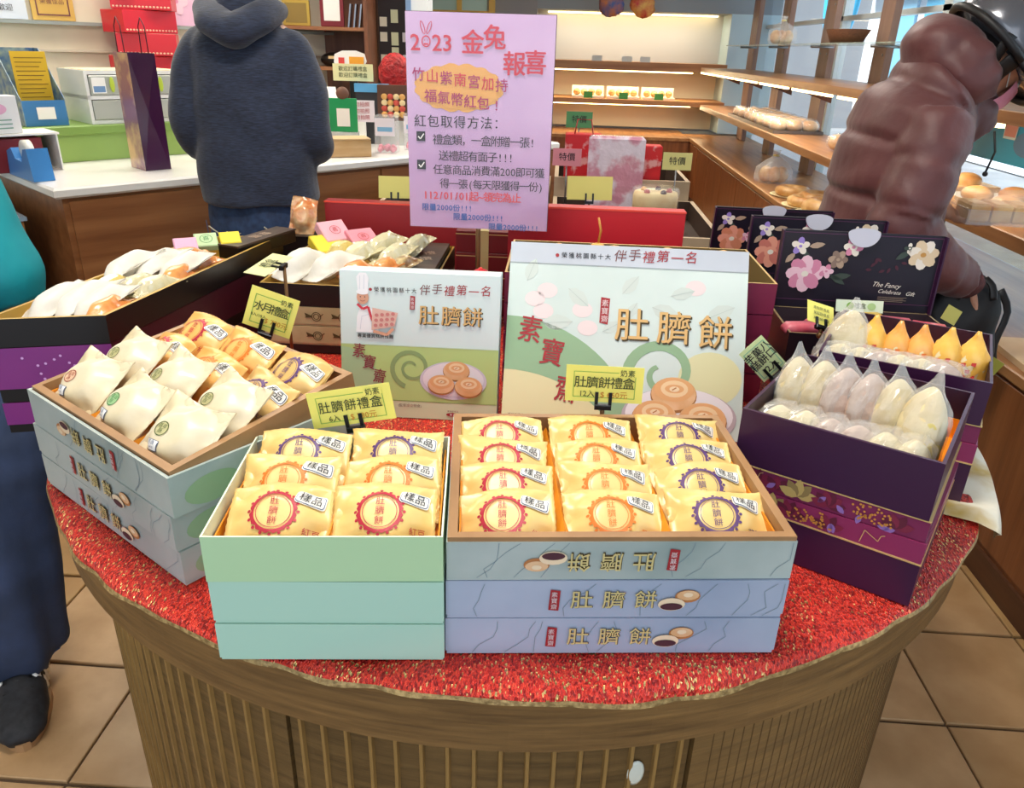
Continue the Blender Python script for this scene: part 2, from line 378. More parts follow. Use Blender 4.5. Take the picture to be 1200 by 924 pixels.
# window wall: sill wall, frames, panes
XW = 1.95
m = MB(); m.box(XW, XW+.12, -.5, YF+.5, 0, .5, CREAM); m.box(XW, XW+.12, -.5, YF+.5, 2.6, 3, CREAM); struct('wall_right', m)
FR = mat('#c8d3d6', .4); GL = mat('#dff2fa', .03, alpha=.12)
for i, (a, b) in enumerate(((-.5, 1.2), (1.2, 2.9), (2.9, 4.6), (4.6, 6.3), (6.3, 9.0))):
    m = MB()
    for q in ((a, a+.05), (b-.05, b)): m.box(XW+.02, XW+.08, q[0], q[1], .5, 2.6, FR)
    m.box(XW+.02, XW+.08, a, b, .5, .56, FR); m.box(XW+.02, XW+.08, a, b, 2.54, 2.6, FR)
    m.box(XW+.02, XW+.08, a, b, 1.62, 1.65, FR)
    o = m.build('window_%d' % (i+1)); o['kind'] = 'structure'
    m = MB(); m.box(XW+.045, XW+.053, a+.05, b-.05, .56, 2.54, GL); m.build('pane', o)
# outside, seen through the windows
m = MB(); m.box(4.2, 14, -3, 18, -.1, -.02, mat('#8b9298', .8, '#767c82', 2)); struct('trim_20', m)
b = empty('street_building', (6.2, 0, 0), 'pale building across the street behind the right windows', 'building')
m = MB(); m.box(0, .6, 0, 18, 0, 6, mat('#dbe6f0', .6)); m.build('wall', b)
m = MB(); m.box(-.6, 0, 0, 18, 2.9, 3.1, mat('#35b0e0', .5)); m.build('awning', b)
for k in range(9):
    m = MB(); m.box(-.05, .01, .4+1.9*k, 1.9+1.9*k, .5, 2.6, mat(('#6fb4d6', '#a8dcf0', '#e0c8ea', '#4fb4dd')[k % 4], .2)); m.build('window', b)
for k in range(5):
    m = MB(); m.box(-.05, .01, 1+3.5*k, 3+3.5*k, 3.5, 5.2, mat('#7fa4bd', .2)); m.build('window', b)
sg = empty('round_shop_sign', (3.1, 10.0, 2.05), 'round blue hanging sign with white letters outside the window', 'sign')
m = MB(); m.lathe([(.56, -.03), (.6, 0), (.56, .03)], mat('#28a4d6', .4, emit=.5), 36, M=Ry(-90) @ Rz(0)); m.build('disc', sg)
p = Panel((-.035, 0, 0), (0, -1, 0), (0, 0, 1)); p.text('CE', .05, .0, .42, WHITE, .01); p.build('lettering', sg)
m = MB(); m.tube([(0, 0, .55), (0, 0, 3.9)], .02, STEEL); m.build('rod', sg)

# ================================================================ DISPLAY TABLE
TC = (-.06, 1.32); TR = .77; ZT = .80
def stadium(r, n=48, yb=2.15, cx=0, cy=0, f=None):
    P = []
    for k in range(n+1):
        a = PI+PI*k/n; rr = r+(f(a) if f else 0); P.append((cx+rr*math.cos(a), cy+rr*math.sin(a)))
    e = r-.77
    return P+[(cx+r, yb-cy+0+e), (cx-r, yb-cy+0+e)]
tb = empty('display_table', (TC[0], TC[1], 0), 'large round-fronted wooden display table with ribbed base under red cloth', 'table'); tb.scale = (1, .976, 1)
RIM = tube_wood('#553d22', '#8f6c3f', *TC, TR)
m = MB(); st = lambda r: stadium(r, 64, yb=2.15+.0, cy=0)
def st(r): 
    P = [(r*math.cos(PI+PI*k/64), r*math.sin(PI+PI*k/64)) for k in range(65)]
    return P+[(r, .8), (-r, .8)]
m.prism(st(.768), .752, .792, RIM); m.prism(st(.766), .792, .7955, RIM); m.build('tabletop', tb)
m = MB(); m.prism(st(.766), .713, .752, RIM); m.build('tabletop_edge', tb)
BW = tube_wood('#4d3a20', '#775c35', *TC, .73); BW2 = tube_wood('#5d4527', '#88693d', *TC, .73)
RB = .728
def arc(r, a0, a1, n): return [(r*math.cos(R_(a0+(a1-a0)*k/n)), r*math.sin(R_(a0+(a1-a0)*k/n))) for k in range(n+1)]
def shell(r0, r1, a0, a1, z0, z1, mt, n=20):
    m = MB(); m.prism(arc(r1, a0, a1, n)+arc(r0, a1, a0, n), z0, z1, mt); return m
# angles: 270 is the front
shell(RB-.03, RB, 180, 252, .05, .744, BW, 24).build('ribbed_panel', tb)
shell(RB-.034, RB-.004, 252.2, 289.7, .05, .688, BW, 16).build('drawer_front', tb)
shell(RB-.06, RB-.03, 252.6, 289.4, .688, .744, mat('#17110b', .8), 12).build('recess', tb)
shell(RB-.03, RB, 290, 360, .05, .744, BW2, 30).build('plain_panel', tb)
shell(RB-.05, RB-.02, 180, 360, 0, .05, mat('#3a2916', .7), 40).build('plinth', tb)
m = MB(); m.box(-RB, -RB+.03, .0, .78, 0, .744, BW); m.box(RB-.03, RB, 0, .78, 0, .744, BW2); m.box(-RB, RB, .76, .79, 0, .744, BW2); m.build('back_panel', tb)
rib = MB(); rib.prism([(-.0035, 0), (-.002, -.005), (.002, -.005), (.0035, 0)], .05, .722, mat('#9c7a45', .4, '#7d6036', 12, (9, 9, 1))); rib = rib.mesh('rib')
a = 184
while a < 251.5:
    link('rib', rib, tb, Rz(a+90) @ T(0, -RB+.0005, 0)); a += 2.35
a = 253.5
dr = [o for o in tb.children if o.name.startswith('drawer_front')][0]
while a < 289:
    link('rib', rib, dr, Rz(a+90) @ T(0, -RB+.0045, 0) @ Matrix.Diagonal((1, 1, .945, 1))); a += 2.35
groove = MB(); groove.prism([(-.001, 0), (0, -.0012), (.001, 0)], .06, .74, mat('#5a4223', .6)); groove = groove.mesh('g')
a = 292
while a < 356:
    link('fine_rib', groove, tb, Rz(a+90) @ T(0, -RB+.0003, 0)); a += 1.1
m = MB(); m.lathe([(.012, 0), (.013, .002), (.010, .003)], mat('#d9dccf', .4), 20, M=Matrix.Diagonal((.8, 1.5, 1, 1))); o = m.build('oval_tag', tb)
o.matrix_local = Rz(284.6+90) @ T(0, -RB+.0025, .625) @ Rx(90)
m = MB(); m.lathe([(.018, 0), (.019, .002)], mat('#d8d2b0', .4), 20); o = m.build('round_plate', tb); o.matrix_local = Rz(345.5+90) @ T(0, -.771, .755) @ Rx(90) @ Matrix.Diagonal((.5, .5, .6, 1))
# cloth with a wavy hanging edge
KN = knit_cloth(); FG = mat('#b79a63', .55, '#7c6236', 160, bump=.002, bscale=220)
def drop(a):  # hang below the table top, by angle
    d = math.degrees(a)
    base = .012+.010*math.sin(a*9)+.012*math.sin(a*5+1)
    base += .028*math.exp(-((d-228)/14)**2)+.026*math.exp(-((d-272)/20)**2)+.018*math.exp(-((d-285)/6)**2)+.014*math.exp(-((d-205)/10)**2)
    if d > 300: base *= .35
    return max(.002, base*.2)
m = MB(); V = []; F = []; n = 200; fm = []
ringsr = [.35, .6, .70, .755, .770, .7745, .776]
V.append((0, 0, .8))
for k in range(n+1):
    a = R_(180+180*k/n); d = drop(a); lift = .0015*math.sin(a*23)+.0015*math.sin(a*41)
    for r in ringsr[:4]: V.append((r*math.cos(a), r*math.sin(a), .7995+ (lift if r > .7 else 0)))
    out = .004*math.sin(a*17)+.003*math.sin(a*31)
    V.append((.765*math.cos(a), .765*math.sin(a), .7985))
    V.append(((.7715+abs(out)*.5)*math.cos(a), (.7715+abs(out)*.5)*math.sin(a), .798-d*.5))
    V.append(((.7725+abs(out)*.7)*math.cos(a), (.7725+abs(out)*.7)*math.sin(a), .798-d))
    V.append(((.7735+abs(out)*.9)*math.cos(a), (.7735+abs(out)*.9)*math.sin(a), .7955-d-.003-.0012*math.sin(a*60)))
for k in range(n):
    b0 = 1+8*k; b1 = b0+8
    F.append((0, b0, b1)); fm.append(0)
    for j in range(7): F.append((b0+j, b0+j+1, b1+j+1, b1+j)); fm.append(1 if j == 6 else 0)
m.add(V, F, KN, smooth=True); m.mats.append(FG)
m.I = [1 if q else 0 for q in fm]
m.add([(-.776, 0, .7995), (.776, 0, .7995), (.776, .81, .7995), (-.776, .81, .7995)], [(0, 1, 2, 3)], KN)
m.add([(-.776, 0, .7995), (-.779, 0, .775), (-.779, .81, .775), (-.776, .81, .7995)], [(0, 1, 2, 3)], KN)
o = m.build('tablecloth', None, T(TC[0], TC[1], 0) @ Matrix.Diagonal((1, .976, 1, 1))); tag(o, 'red and gold knitted cloth spread over the round display table', 'tablecloth')
# second, cream and gold brocade cloth on the right rim
m = MB(); V = []; F = []; n = 40
CB = mat('#efe6cf', .55, '#c9a544', 9, lo=.5, hi=.7, bump=.003, bscale=30)
for k in range(n+1):
    a = R_(336+40*k/n) if k/n < .6 else 0; 
    a = R_(329+41*k/n)
    e = math.sin(PI*k/n)**.5
    cols = [(.66, .8008), (.71, .8015+.003*math.sin(k)), (.765, .805+.006*math.sin(k*.9)), (.788, .800), (.797, .797-.02*e), (.793, .797-.055*e+.006*math.sin(k*1.3))]
    for r, z in cols:
        y = r*math.sin(a); V.append((r*math.cos(a) if a < 2*PI else r, y if a < 2*PI else r*(a-2*PI), z))
for k in range(n):
    for j in range(5): F.append((k*6+j, k*6+j+1, k*6+j+7, k*6+j+6))
m.add(V, F, CB, smooth=True)
tag(m.build('cream_cloth', None, T(TC[0], TC[1], 0)), 'cream cloth with gold pattern folded over the right rim of the table', 'cloth')

# ================================================================ GIFT BOXES
GREY = mat('#bfc9c4', .38, '#8fa09c', 7, bump=.0002, lo=.3, hi=.75); GREYB = mat('#b6c0d2', .35, '#97a5bd', 6, lo=.3, hi=.75); GREYC = mat('#c3cbc6', .4, '#9aa6a2', 6, lo=.3, hi=.75)
MINT = mat('#b9dbac', .42); MINT2 = mat('#b3dac6', .42); MINTIN = mat('#e4ecd2', .5)
KRAFT = mat('#a98055', .45, '#977049', 14); ORANGE = mat('#ee9a1c', .55, '#e08a12', 10)
GOLDT = mat('#dccb8c', .35, metal=.15); INK = mat('#4c3d1c', .5); SEALR = mat('#a3262c', .5); REDINK = mat('#b03038', .5)
PURP = mat('#381638', .32, spec=.5); PURPIN = mat('#2c0f2a', .45); MAG = mat('#8a2c58', .35); GOLDL = mat('#d9b878', .4, metal=.3)
LILAC = mat('#b49ac4', .5); SAGE = mat('#9cbb92', .5); LEAFG = mat('#c9d3cc', .5); LEAFP = mat('#e3d3d2', .5)
BUN = mat('#dba36c', .6, '#e9c196', 25); BUND = mat('#b87844', .6); BUNL = mat('#f1d8b4', .6); BEAN = mat('#4c2530', .6); PLATE = mat('#e6dfe4', .4)
BLU = mat('#35527e', .5); PAPW = mat('#f6f4ee', .6); INKB = mat('#1b1b22', .5)
def quad_inset(q, t):
    n = len(q); c = []
    for i in range(n):
        p0, p1, p2 = Vector(q[i-1]), Vector(q[i]), Vector(q[(i+1) % n])
        d1 = (p1-p0).normalized(); d2 = (p2-p1).normalized()
        n1 = Vector((-d1.y, d1.x)); n2 = Vector((-d2.y, d2.x)); b = (n1+n2); b = b/(b.dot(n1))
        c.append(tuple(p1+b*t))
    return c
def tray(mb, q, z0, z1, t, mout, mi, floor_z=None, mrim=None):
    """open box with wall thickness t over a CCW footprint"""
    qi = quad_inset(q, t); n = len(q); fz = floor_z if floor_z is not None else z0+t
    V = [(x, y, z0) for x, y in q]+[(x, y, z1) for x, y in q]
    mb.add(V, [tuple(range(n-1, -1, -1))]+[(k, (k+1) % n, n+(k+1) % n, n+k) for k in range(n)], mout)
    V = [(x, y, z1) for x, y in q]+[(x, y, z1) for x, y in qi]
    mb.add(V, [(k, (k+1) % n, n+(k+1) % n, n+k) for k in range(n)], mrim or mout)
    V = [(x, y, z1) for x, y in qi]+[(x, y, fz) for x, y in qi]
    mb.add(V, [(k, (k+1) % n, n+(k+1) % n, n+k) for k in range(n)]+[tuple(range(n, 2*n))], mi)
def rq(w_, d): return [(0, 0), (w_, 0), (w_, d), (0, d)]
def face_panel(q, k, off=.0): # panel on side k of a footprint, origin at its bottom left corner
    a = Vector((*q[k], 0)); b = Vector((*q[(k+1) % len(q)], 0)); X = (b-a).normalized()
    return Panel(a, X, (0, 0, 1)), (b-a).length
def closed_box(fr, q, h, m, label, cat='gift box', group=None, lid=None, lidh=.6, name='gift_box', mtop=None):
    """closed carton: body and, over it, a lid with its own edge"""
    t = empty(name, fr, label, cat, group)
    b = MB(); b.prism(quad_inset(q, .0012), 0, h*(.9 if lid else 1)-.0005, m); b.build('body', t)
    l = MB()
    if lid: l.prism(q, h*(1-lidh), h-.0005, lid)
    else: l.prism(q, h*.1, h-.0007, m)
    l.build('lid', t); return t
def cake_title(p, x, y, s, flip=False, sc=1.0, buns=True):
    """gold brush title with red seal and a pair of buns, as printed along the carton sides"""
    f = -1 if flip else 1; r = 180 if flip else 0
    for i, ch in enumerate('肚臍餅'):
        p.text(ch, x+f*(i-1)*s*1.38, y-f*.0008, s, INK, .03, r, 2); p.text(ch, x+f*(i-1)*s*1.38-.0008, y, s, GOLDT, .012, r, 4)
    sx = x-f*s*2.6
    p.poly([(sx-.0055, y-.012), (sx+.005, y-.013), (sx+.006, y+.012), (sx-.004, y+.0135)], SEALR, 2)
    for i, ch in enumerate('素寶齋'): p.text(ch, sx, y+f*(.0075-i*.0075), .007, LEAFP, 0, r, 4)
    if buns:
        bx = x+f*s*2.75
        p.disc(bx+f*.010, y+f*.005, .013, .008, BUND, 2, 16); p.disc(bx+f*.010, y+f*.0065, .0115, .0062, BUN, 3, 16)
        p.disc(bx+f*.010, y+f*.0075, .005, .003, BUNL, 4, 10)
        p.disc(bx-f*.006, y-f*.004, .014, .008, BUNL, 5, 16); p.disc(bx-f*.006, y-f*.0065, .0115, .0045, BEAN, 6, 16)
def marble(p, L, h, seed, m=None):
    rr = random.Random(seed)
    for k in range(7):
        x = rr.uniform(.02, L-.02); P = [(x, .003)]
        for j in range(4): P.append((min(L-.004, max(.004, P[-1][0]+rr.uniform(-.004, .016))), P[-1][1]+(h-.007)/4))
        p.line(P, .0006, m or mat('#7c8f98', .5), 0)

# ---- cake pouch: a bun sealed in a printed paper pouch
def sm(x, a, b): t = min(1, max(0, (x-a)/(b-a))); return t*t*(3-2*t)
def pouch_f(x, y, hw, hh, dome, seed, rx=.036, ry=.033):
    r = math.hypot(x/rx, y/ry); edge = max(abs(x)/hw, abs(y)/hh); a = math.atan2(y, x)
    z = dome*(1-sm(r, .55, 1.38))
    z += (.0015*math.sin(a*7+seed)+.0009*math.sin(a*13+seed*2))*sm(r, .6, 1.2)*(1-sm(edge, .9, 1))
    z += .0009*math.sin(x*110+seed+y*70)*sm(r, .3, .9)
    return z+.0008
def pouch_mesh(hw, hh, dome, seed, m, nx=26, ny=20, rx=.036, ry=.033, cren=.0004):
    b = MB(); V = []; F = []
    rr = random.Random(seed)
    for side in (1, -1):
        for j in range(ny+1):
            for i in range(nx+1):
                u, v = -1+2*i/nx, -1+2*j/ny
                x, y = u*hw*(1-.05*v*v*math.cos(seed)), v*hh*(1-.07*(u*u)*math.sin(seed+1))
                if i in (0, nx): x += cren*(1 if j % 2 else -1)
                if j in (0, ny): y += cren*.6*(1 if i % 2 else -1)+.003*math.sin(u*2.5+seed)
                z = pouch_f(u*hw, v*hh, hw, hh, dome, seed, rx, ry)
                V.append((x, y, z if side > 0 else -z*.55))
    n = (nx+1)*(ny+1)
    for j in range(ny):
        for i in range(nx):
            a = j*(nx+1)+i; F.append((a, a+1, a+nx+2, a+nx+1)); F.append((n+a, n+a+nx+1, n+a+nx+2, n+a+1))
    B = [j*(nx+1) for j in range(ny+1)]; Rr = [j*(nx+1)+nx for j in range(ny+1)]
    for q in (B, Rr): F += [(q[k], q[k+1], n+q[k+1], n+q[k]) for k in range(len(q)-1)]
    for j in (0, ny): F += [(j*(nx+1)+i, j*(nx+1)+i+1, n+j*(nx+1)+i+1, n+j*(nx+1)+i) for i in range(nx)]
    b.add(V, F, m, smooth=True); return b
POUCH = {'yellow': mat('#eccf86', .38, '#e2bb6c', 14, bump=.0008, bscale=30, coat=.15), 'peach': mat('#edbb6c', .38, '#e0a452', 14, bump=.0008, bscale=30, coat=.15), 'tan': mat('#e0bd78', .38, '#d0a660', 14, bump=.0008, bscale=30, coat=.15), 'white': mat('#e2d7bc', .38, '#d4c298', 12, bump=.0012, bscale=26, coat=.12)}
EMB = {'red': mat('#b8243c', .5), 'orange': mat('#e07a24', .5), 'violet': mat('#5a3a72', .5)}
def sample_sticker(p, x, y, w_, h, rot=-8):
    c, q = math.cos(R_(rot)), math.sin(R_(rot))
    def rr(hw, hh, r, m, l):
        P = []
        for cx, cy, a0 in ((hw-r, hh-r, 0), (-hw+r, hh-r, 90), (-hw+r, -hh+r, 180), (hw-r, -hh+r, 270)):
            for k in range(4):
                a = R_(a0+30*k); u, v = cx+r*math.cos(a), cy+r*math.sin(a); P.append((x+u*c-v*q, y+u*q+v*c))
        p.put([(x, y)]+P, [(0, k+1, (k+1) % len(P)+1) for k in range(len(P))], m, l)
    rr(w_/2, h/2, .003, PAPW, 3); rr(w_/2-.001, h/2-.001, .003, BLU, 4); rr(w_/2-.0017, h/2-.0017, .0026, PAPW, 5)
    p.text('樣品', x, y, h*.74, INKB, .03, rot, 7, sx=.95)
PM = {}
def pouch_parts(kind, col, seed):
    key = (kind, col, seed)
    if key in PM: return PM[key]
    hw, hh, dm = .0515, .041, .0165
    f = lambda x, y: pouch_f(x, y, hw, hh, dm, seed)
    body = pouch_mesh(hw, hh, dm, seed, POUCH[kind]).mesh('pouch')
    p = Panel(f=f); e = EMB[col]
    cx, cy = -.004, .004
    p.ring(cx, cy, .0205, .0205, .0022, e, 1, 40, teeth=16, amp=.0025); p.ring(cx, cy, .0172, .0172, .0007, e, 1, 32)
    for k in range(16):
        a = 2*PI*k/16; p.disc(cx+.0245*math.cos(a), cy+.0245*math.sin(a), .0018, .0018, e, 1, 6)
    p.vtext('肚臍餅', cx, cy+.0108, .0095, e, .012, 1.12, 2)
    p.text('奶', -.026, -.031, .007, e, .01, 0, 2); p.text('素', -.006, -.033, .007, e, .01, 0, 2)
    p.text({'red': '紅豆', 'orange': '鳳梨', 'violet': '芋頭'}[col], .034, -.015, .008, e, .01, 0, 2)
    em = p.mb.mesh('emblem')
    p = Panel(f=f); sample_sticker(p, .030, .021, .030, .016); st_ = p.mb.mesh('sticker')
    PM[key] = (body, em, st_); return PM[key]
def cake_pouch(M, kind, col, label, group, seed=1):
    body, em, st_ = pouch_parts(kind, col, seed)
    o = link('cake_pouch', body); o.matrix_world = M; tag(o, label, 'cake pouch', group)
    link('printed_emblem', em, o); link('sample_sticker', st_, o); return o

# ---- large printed carton stack with an open top box (kraft tray inside)
def carton(fr, q, h, m, label, flip, seed, group, name='gift_box', title=True, side=None):
    t = closed_box(fr, q, h, m, label, group=group, name=name)
    p, L = face_panel(q, 0); p.O += Vector((0, -.0003, 0)); marble(p, L, h, seed)
    if title: cake_title(p, L*.49, h*.5, .0235, flip)
    p.build('printed_title', t)
    return t
def open_carton(fr, w_, d, h, label, seed, group, tilt=0, flip=True):
    t = empty('open_gift_box', fr, label, 'gift box', group)
    q = rq(w_, d)
    b = MB(); tray(b, q, 0, h-.003, .004, GREY, KRAFT, .003); b.build('carton', t)
    p, L = face_panel(q, 0); marble(p, L, h, seed); cake_title(p, L*.47, h*.5, .0235, flip); p.build('printed_title', t)
    Tm = T(0, 0, h-.046) @ Rx(tilt) if tilt else T(0, 0, 0)
    b = MB(Matrix()); qi = quad_inset(q, .001 if not tilt else .0045); z1 = h+.002 if not tilt else .046
    if tilt: qi = [(x, y+.007) for x, y in qi]
    z0 = z1-.046+ (.004 if not tilt else 0)
    tray(b, qi, z0, z1, .0095, KRAFT, KRAFT, z0+.003); o = b.build('inner_tray', t, Tm)
    ins = MB(); qi2 = quad_inset(qi, .0105); x0, y0 = qi2[0]; x1, y1 = qi2[2]
    ins.box(x0, x1, y0, y1, z0+.0035, z0+.006, ORANGE)
    ins.box(x0, x0+.002, y0, y1, z0+.006, z1-.012, ORANGE); ins.box(x1-.002, x1, y0, y1, z0+.006, z1-.012, ORANGE)
    for k in (1, 2):
        xc = x0+(x1-x0)*k/3
        ins.add([(xc-.012, y0, z0+.006), (xc, y0, z1-.014), (xc+.012, y0, z0+.006), (xc-.012, y1, z0+.006), (xc, y1, z1-.014), (xc+.012, y1, z0+.006)], [(0, 1, 4, 3), (1, 2, 5, 4), (0, 2, 1), (3, 4, 5)], ORANGE)
    ins.build('orange_insert', o)
    return t, Tm

# stack B: the front grey-blue stack with twelve pouches
ROW = ['front', 'second', 'third', 'back']
gB = 'grey blue cake cartons stacked at the table front'
qB = rq(.347, .277); fB = lambda z, dx=0, dy=0, a=5.6: Fr(-.092+dx, .614+dy, z, a)
carton(fB(.801), qB, .0475, GREYB, 'blue grey printed carton lying on the red cloth, bottom of the front right stack', False, 1, gB)
carton(fB(.849, .001, -.001, 5.8), qB, .0475, GREYB, 'blue grey printed carton in the middle of the front right stack', False, 2, gB)
oB, _ = open_carton(fB(.897, .002, -.001, 6.2), .347, .277, .048, 'open grey carton holding twelve yellow cake pouches, top of the front right stack', 3, gB)
MB_ = oB.matrix_world.copy()
colsB = (('red', 'yellow'), ('orange', 'peach'), ('violet', 'tan'))
for r in range(4):
    for c in range(3):
        col, kind = colsB[c]; kind = 'yellow' if c != 1 else 'yellow'
        j = random.uniform(-1, 1)
        M = MB_ @ T(.062+.1115*c+random.uniform(-.002, .002), .053+.0565*r, .028+.0015*r) @ Rz(j*2.5) @ Rx(30+random.uniform(-2, 2)) @ Ry(random.uniform(-3, 3))
        cake_pouch(M, kind, col, 'yellow cake pouch with %s round emblem, %s row of the large open front box' % (col, ROW[r]), 'cake pouches in the open front box', seed=1+(r+c) % 3)
# stack A: mint boxes with six pouches
gA = 'mint green boxes stacked at the table front'
qA = rq(.228, .207)
for z, h, m, lb, a, dx in ((.801, .047, MINT2, 'plain mint green box on the red cloth, bottom of the front left stack', 5.2, 0), (.8485, .052, MINT2, 'plain mint green box in the middle of the front left stack', 5.2, 0)):
    closed_box(Fr(-.319+dx, .584, z, a), qA, h, m, lb, group=gA, lid=m, lidh=.93)
oA = empty('open_gift_box', Fr(-.319, .582, .901, 6), 'open pale mint box holding six yellow cake pouches, top of the front left stack', 'gift box', gA)
b = MB(); tray(b, qA, 0, .052, .0018, MINT, MINTIN, .002, MINTIN); b.build('carton', oA)
b = MB(); b.box(.003, .225, .004, .203, .0022, .005, ORANGE)
for x in (.004, .1135, .222): b.box(x, x+.0015, .004, .203, .005, .036, ORANGE)
b.build('orange_insert', oA)
for r in range(3):
    for c in range(2):
        M = oA.matrix_world @ T(.060+.108*c+random.uniform(-.002, .002), .052+.059*r, .034+.0015*r) @ Rz(random.uniform(-4, 4)) @ Rx(33) @ Ry(random.uniform(-3, 3))
        col = ('red', 'orange', 'violet')[r]
        cake_pouch(M, 'yellow', col, 'yellow cake pouch with %s emblem, %s column of the open mint box' % (col, ('left', 'right')[c]), 'cake pouches in the open mint box', seed=1+(r*2+c) % 3)
# stack C: grey cartons turned to the left side, six white and six orange pouches
gC = 'grey cartons stacked at the left of the table'
LC = .352; DC = .27
qC = rq(LC, DC)
fC = lambda z, dx=0, dy=0, a=-35: Fr(-.69+dx, .89+dy, z, a)
carton(fC(.801, -.005, .003, -34.6), qC, .0475, GREYC, 'grey printed carton lying on the red cloth, bottom of the left stack', False, 4, gC)
carton(fC(.849, -.006, .003, -35), qC, .0475, GREYC, 'grey printed carton in the middle of the left stack', False, 5, gC)
oC, TC2 = open_carton(fC(.897, 0, 0, -35), LC, DC, .054, 'open grey carton with raised kraft tray of white and orange pouches, at the left', 6, gC, tilt=8)
# green leaf print on the right end of the C cartons
for o in [o for o in S.objects if o.get('group') == gC]:
    p = Panel(Vector((LC, 0, 0)), (0, 1, 0), (0, 0, 1)); p.disc(.05, .02, .035, .018, SAGE, 0, 20); p.leaf(.12, .012, .07, .03, LEAFG, 20, 1); p.leaf(.19, .02, .05, .026, SAGE, -10, 1); p.build('printed_leaves', o)
def puff_pouch(M, stamp, label, group, seed):
    hw, hh, dm = .050, .048, .021
    key = ('puff', stamp, seed)
    if key not in PM:
        f = lambda x, y: pouch_f(x, y, hw, hh, dm, seed, .036, .034)
        body = pouch_mesh(hw, hh, dm, seed, POUCH['white'], rx=.036, ry=.034, cren=.0003).mesh('pouch')
        sc = {'red': mat('#a34a30', .5), 'green': mat('#3f8c4c', .5), 'olive': mat('#5d6b38', .5)}[stamp]
        p = Panel(f=f); p.ring(-.01, -.001, .0088, .0088, .0012, sc, 1, 24); p.disc(-.01, -.001, .0078, .0078, mat('#c9c28f' if stamp == 'olive' else '#a9c995' if stamp == 'green' else '#e7c6a5', .5), 0, 20)
        p.text('喜年', -.01, .0018, .0068, sc, .02, 0, 2); p.text('酥', -.01, -.0045, .0068, sc, .02, 0, 2); s1 = p.mb.mesh('stamp')
        p = Panel(f=f); p.rect(-.021, -.028, -.001, -.016, BLU, 1, 3); p.rect(-.0203, -.0273, -.0017, -.0167, PAPW, 2, 3); p.text('芋頭', -.011, -.0202, .0055, BLU, 0, 0, 4); p.text('16.04.05', -.011, -.0248, .0032, BLU, 0, 0, 4); s2_ = p.mb.mesh('label')
        PM[key] = (body, s1, s2_)
    body, s1, s2_ = PM[key]
    o = link('puff_pouch', body); o.matrix_world = M; tag(o, label, 'cake pouch', group)
    link('round_stamp', s1, o); link('date_label', s2_, o); return o
MCt = oC.matrix_world @ TC2
names = [('left', 'red'), ('middle', 'green'), ('right', 'olive')]
for r in range(2):
    for c in range(3):
        M = MCt @ T(.062+.114*c+random.uniform(-.003, .003), .058+.062*r, .042+.005*r) @ Rz(random.uniform(-7, 7)) @ Rx(30) @ Ry(random.uniform(-5, 5))
        puff_pouch(M, names[c][1] if r == 0 else 'olive', 'white puff pouch with %s stamp, %s row of the left carton, %s' % (names[c][1] if r == 0 else 'olive', ('front', 'second')[r], ('far left', 'middle', 'nearest')[c]), 'white puff pouches in the left carton', seed=4+(r+c) % 2)
for r in range(2):
    for c in range(3):
        col = ('red', 'orange', 'violet')[(c+r) % 3] if r else ('red', 'orange', 'orange')[c]
        col = ('red', 'orange', 'violet')[c]
        M = MCt @ T(.062+.112*c, .165+.058*r, .034+.004*r) @ Rz(random.uniform(-6, 6)) @ Rx(30) @ Ry(random.uniform(-4, 4))
        cake_pouch(M, ('peach', 'peach', 'tan')[c], col, 'orange cake pouch with %s emblem, %s row of the left open carton' % (col, ('third', 'back')[r]), 'orange cake pouches in the left carton', seed=1+(r+c) % 3)

# ---------------------------------------------------------------- right stacks of purple boxes
FILM = mat('#efefec', .07, alpha=.26, bump=.003, bscale=40, coat=1, spec=1)
CAKE = mat('#e6d9ae', .6, '#cdb98a', 30, bump=.004, bscale=40); CAKEP = mat('#cdb3a4', .6, '#b39a8c', 30, bump=.004, bscale=40); YEL = mat('#e9d32e', .35, '#dcc31a', 20)
ORW = mat('#f2b45c', .3, '#e2913a', 25, bump=.001, bscale=60, coat=.3)
def wrapped_mesh(cake, film, wd, ht, seed, tip=True, band=None):
    """soft cake in a clear crinkled bag gathered to a point"""
    rr = random.Random(seed); b = MB()
    b.loft([(0, 0, z*ht*(1 if tip else .8), wd*r, wd*r*.62) for r, z in ((.30, .0), (.44, .05), (.485, .2), (.48, .42), (.42, .56), (.32, .68), (.18, .78), (.06, .84))], cake, n=18, sub=2, sup=.9)
    c = b.mesh('cake'); b = MB(); n = 22; V = []; F = []
    prof = [(.40, .0), (.50, .06), (.53, .25), (.53, .42), (.48, .55), (.40, .66), (.30, .76), (.20, .85), (.12, .93), (.05, 1.03)] if tip else [(.42, 0), (.54, .06), (.56, .3), (.5, .55), (.36, .68), (.1, .72)]
    for r, z in prof:
        for k in range(n):
            a = 2*PI*k/n; q = 1+rr.uniform(-.13, .13)+.09*math.sin(a*5+z*9+seed); V.append((wd*r*q*math.cos(a), wd*r*.62*q*math.sin(a)*(1 if z < .8 else .5), z*ht+rr.uniform(-.001, .001)))
    for i in range(len(prof)-1):
        for k in range(n): F.append((i*n+k, i*n+(k+1) % n, (i+1)*n+(k+1) % n, (i+1)*n+k))
    F.append(tuple((len(prof)-1)*n+k for k in range(n)))
    b.add(V, F, film, smooth=False if film is FILM else True)
    return c, b.mesh('wrapper')
WM = {}
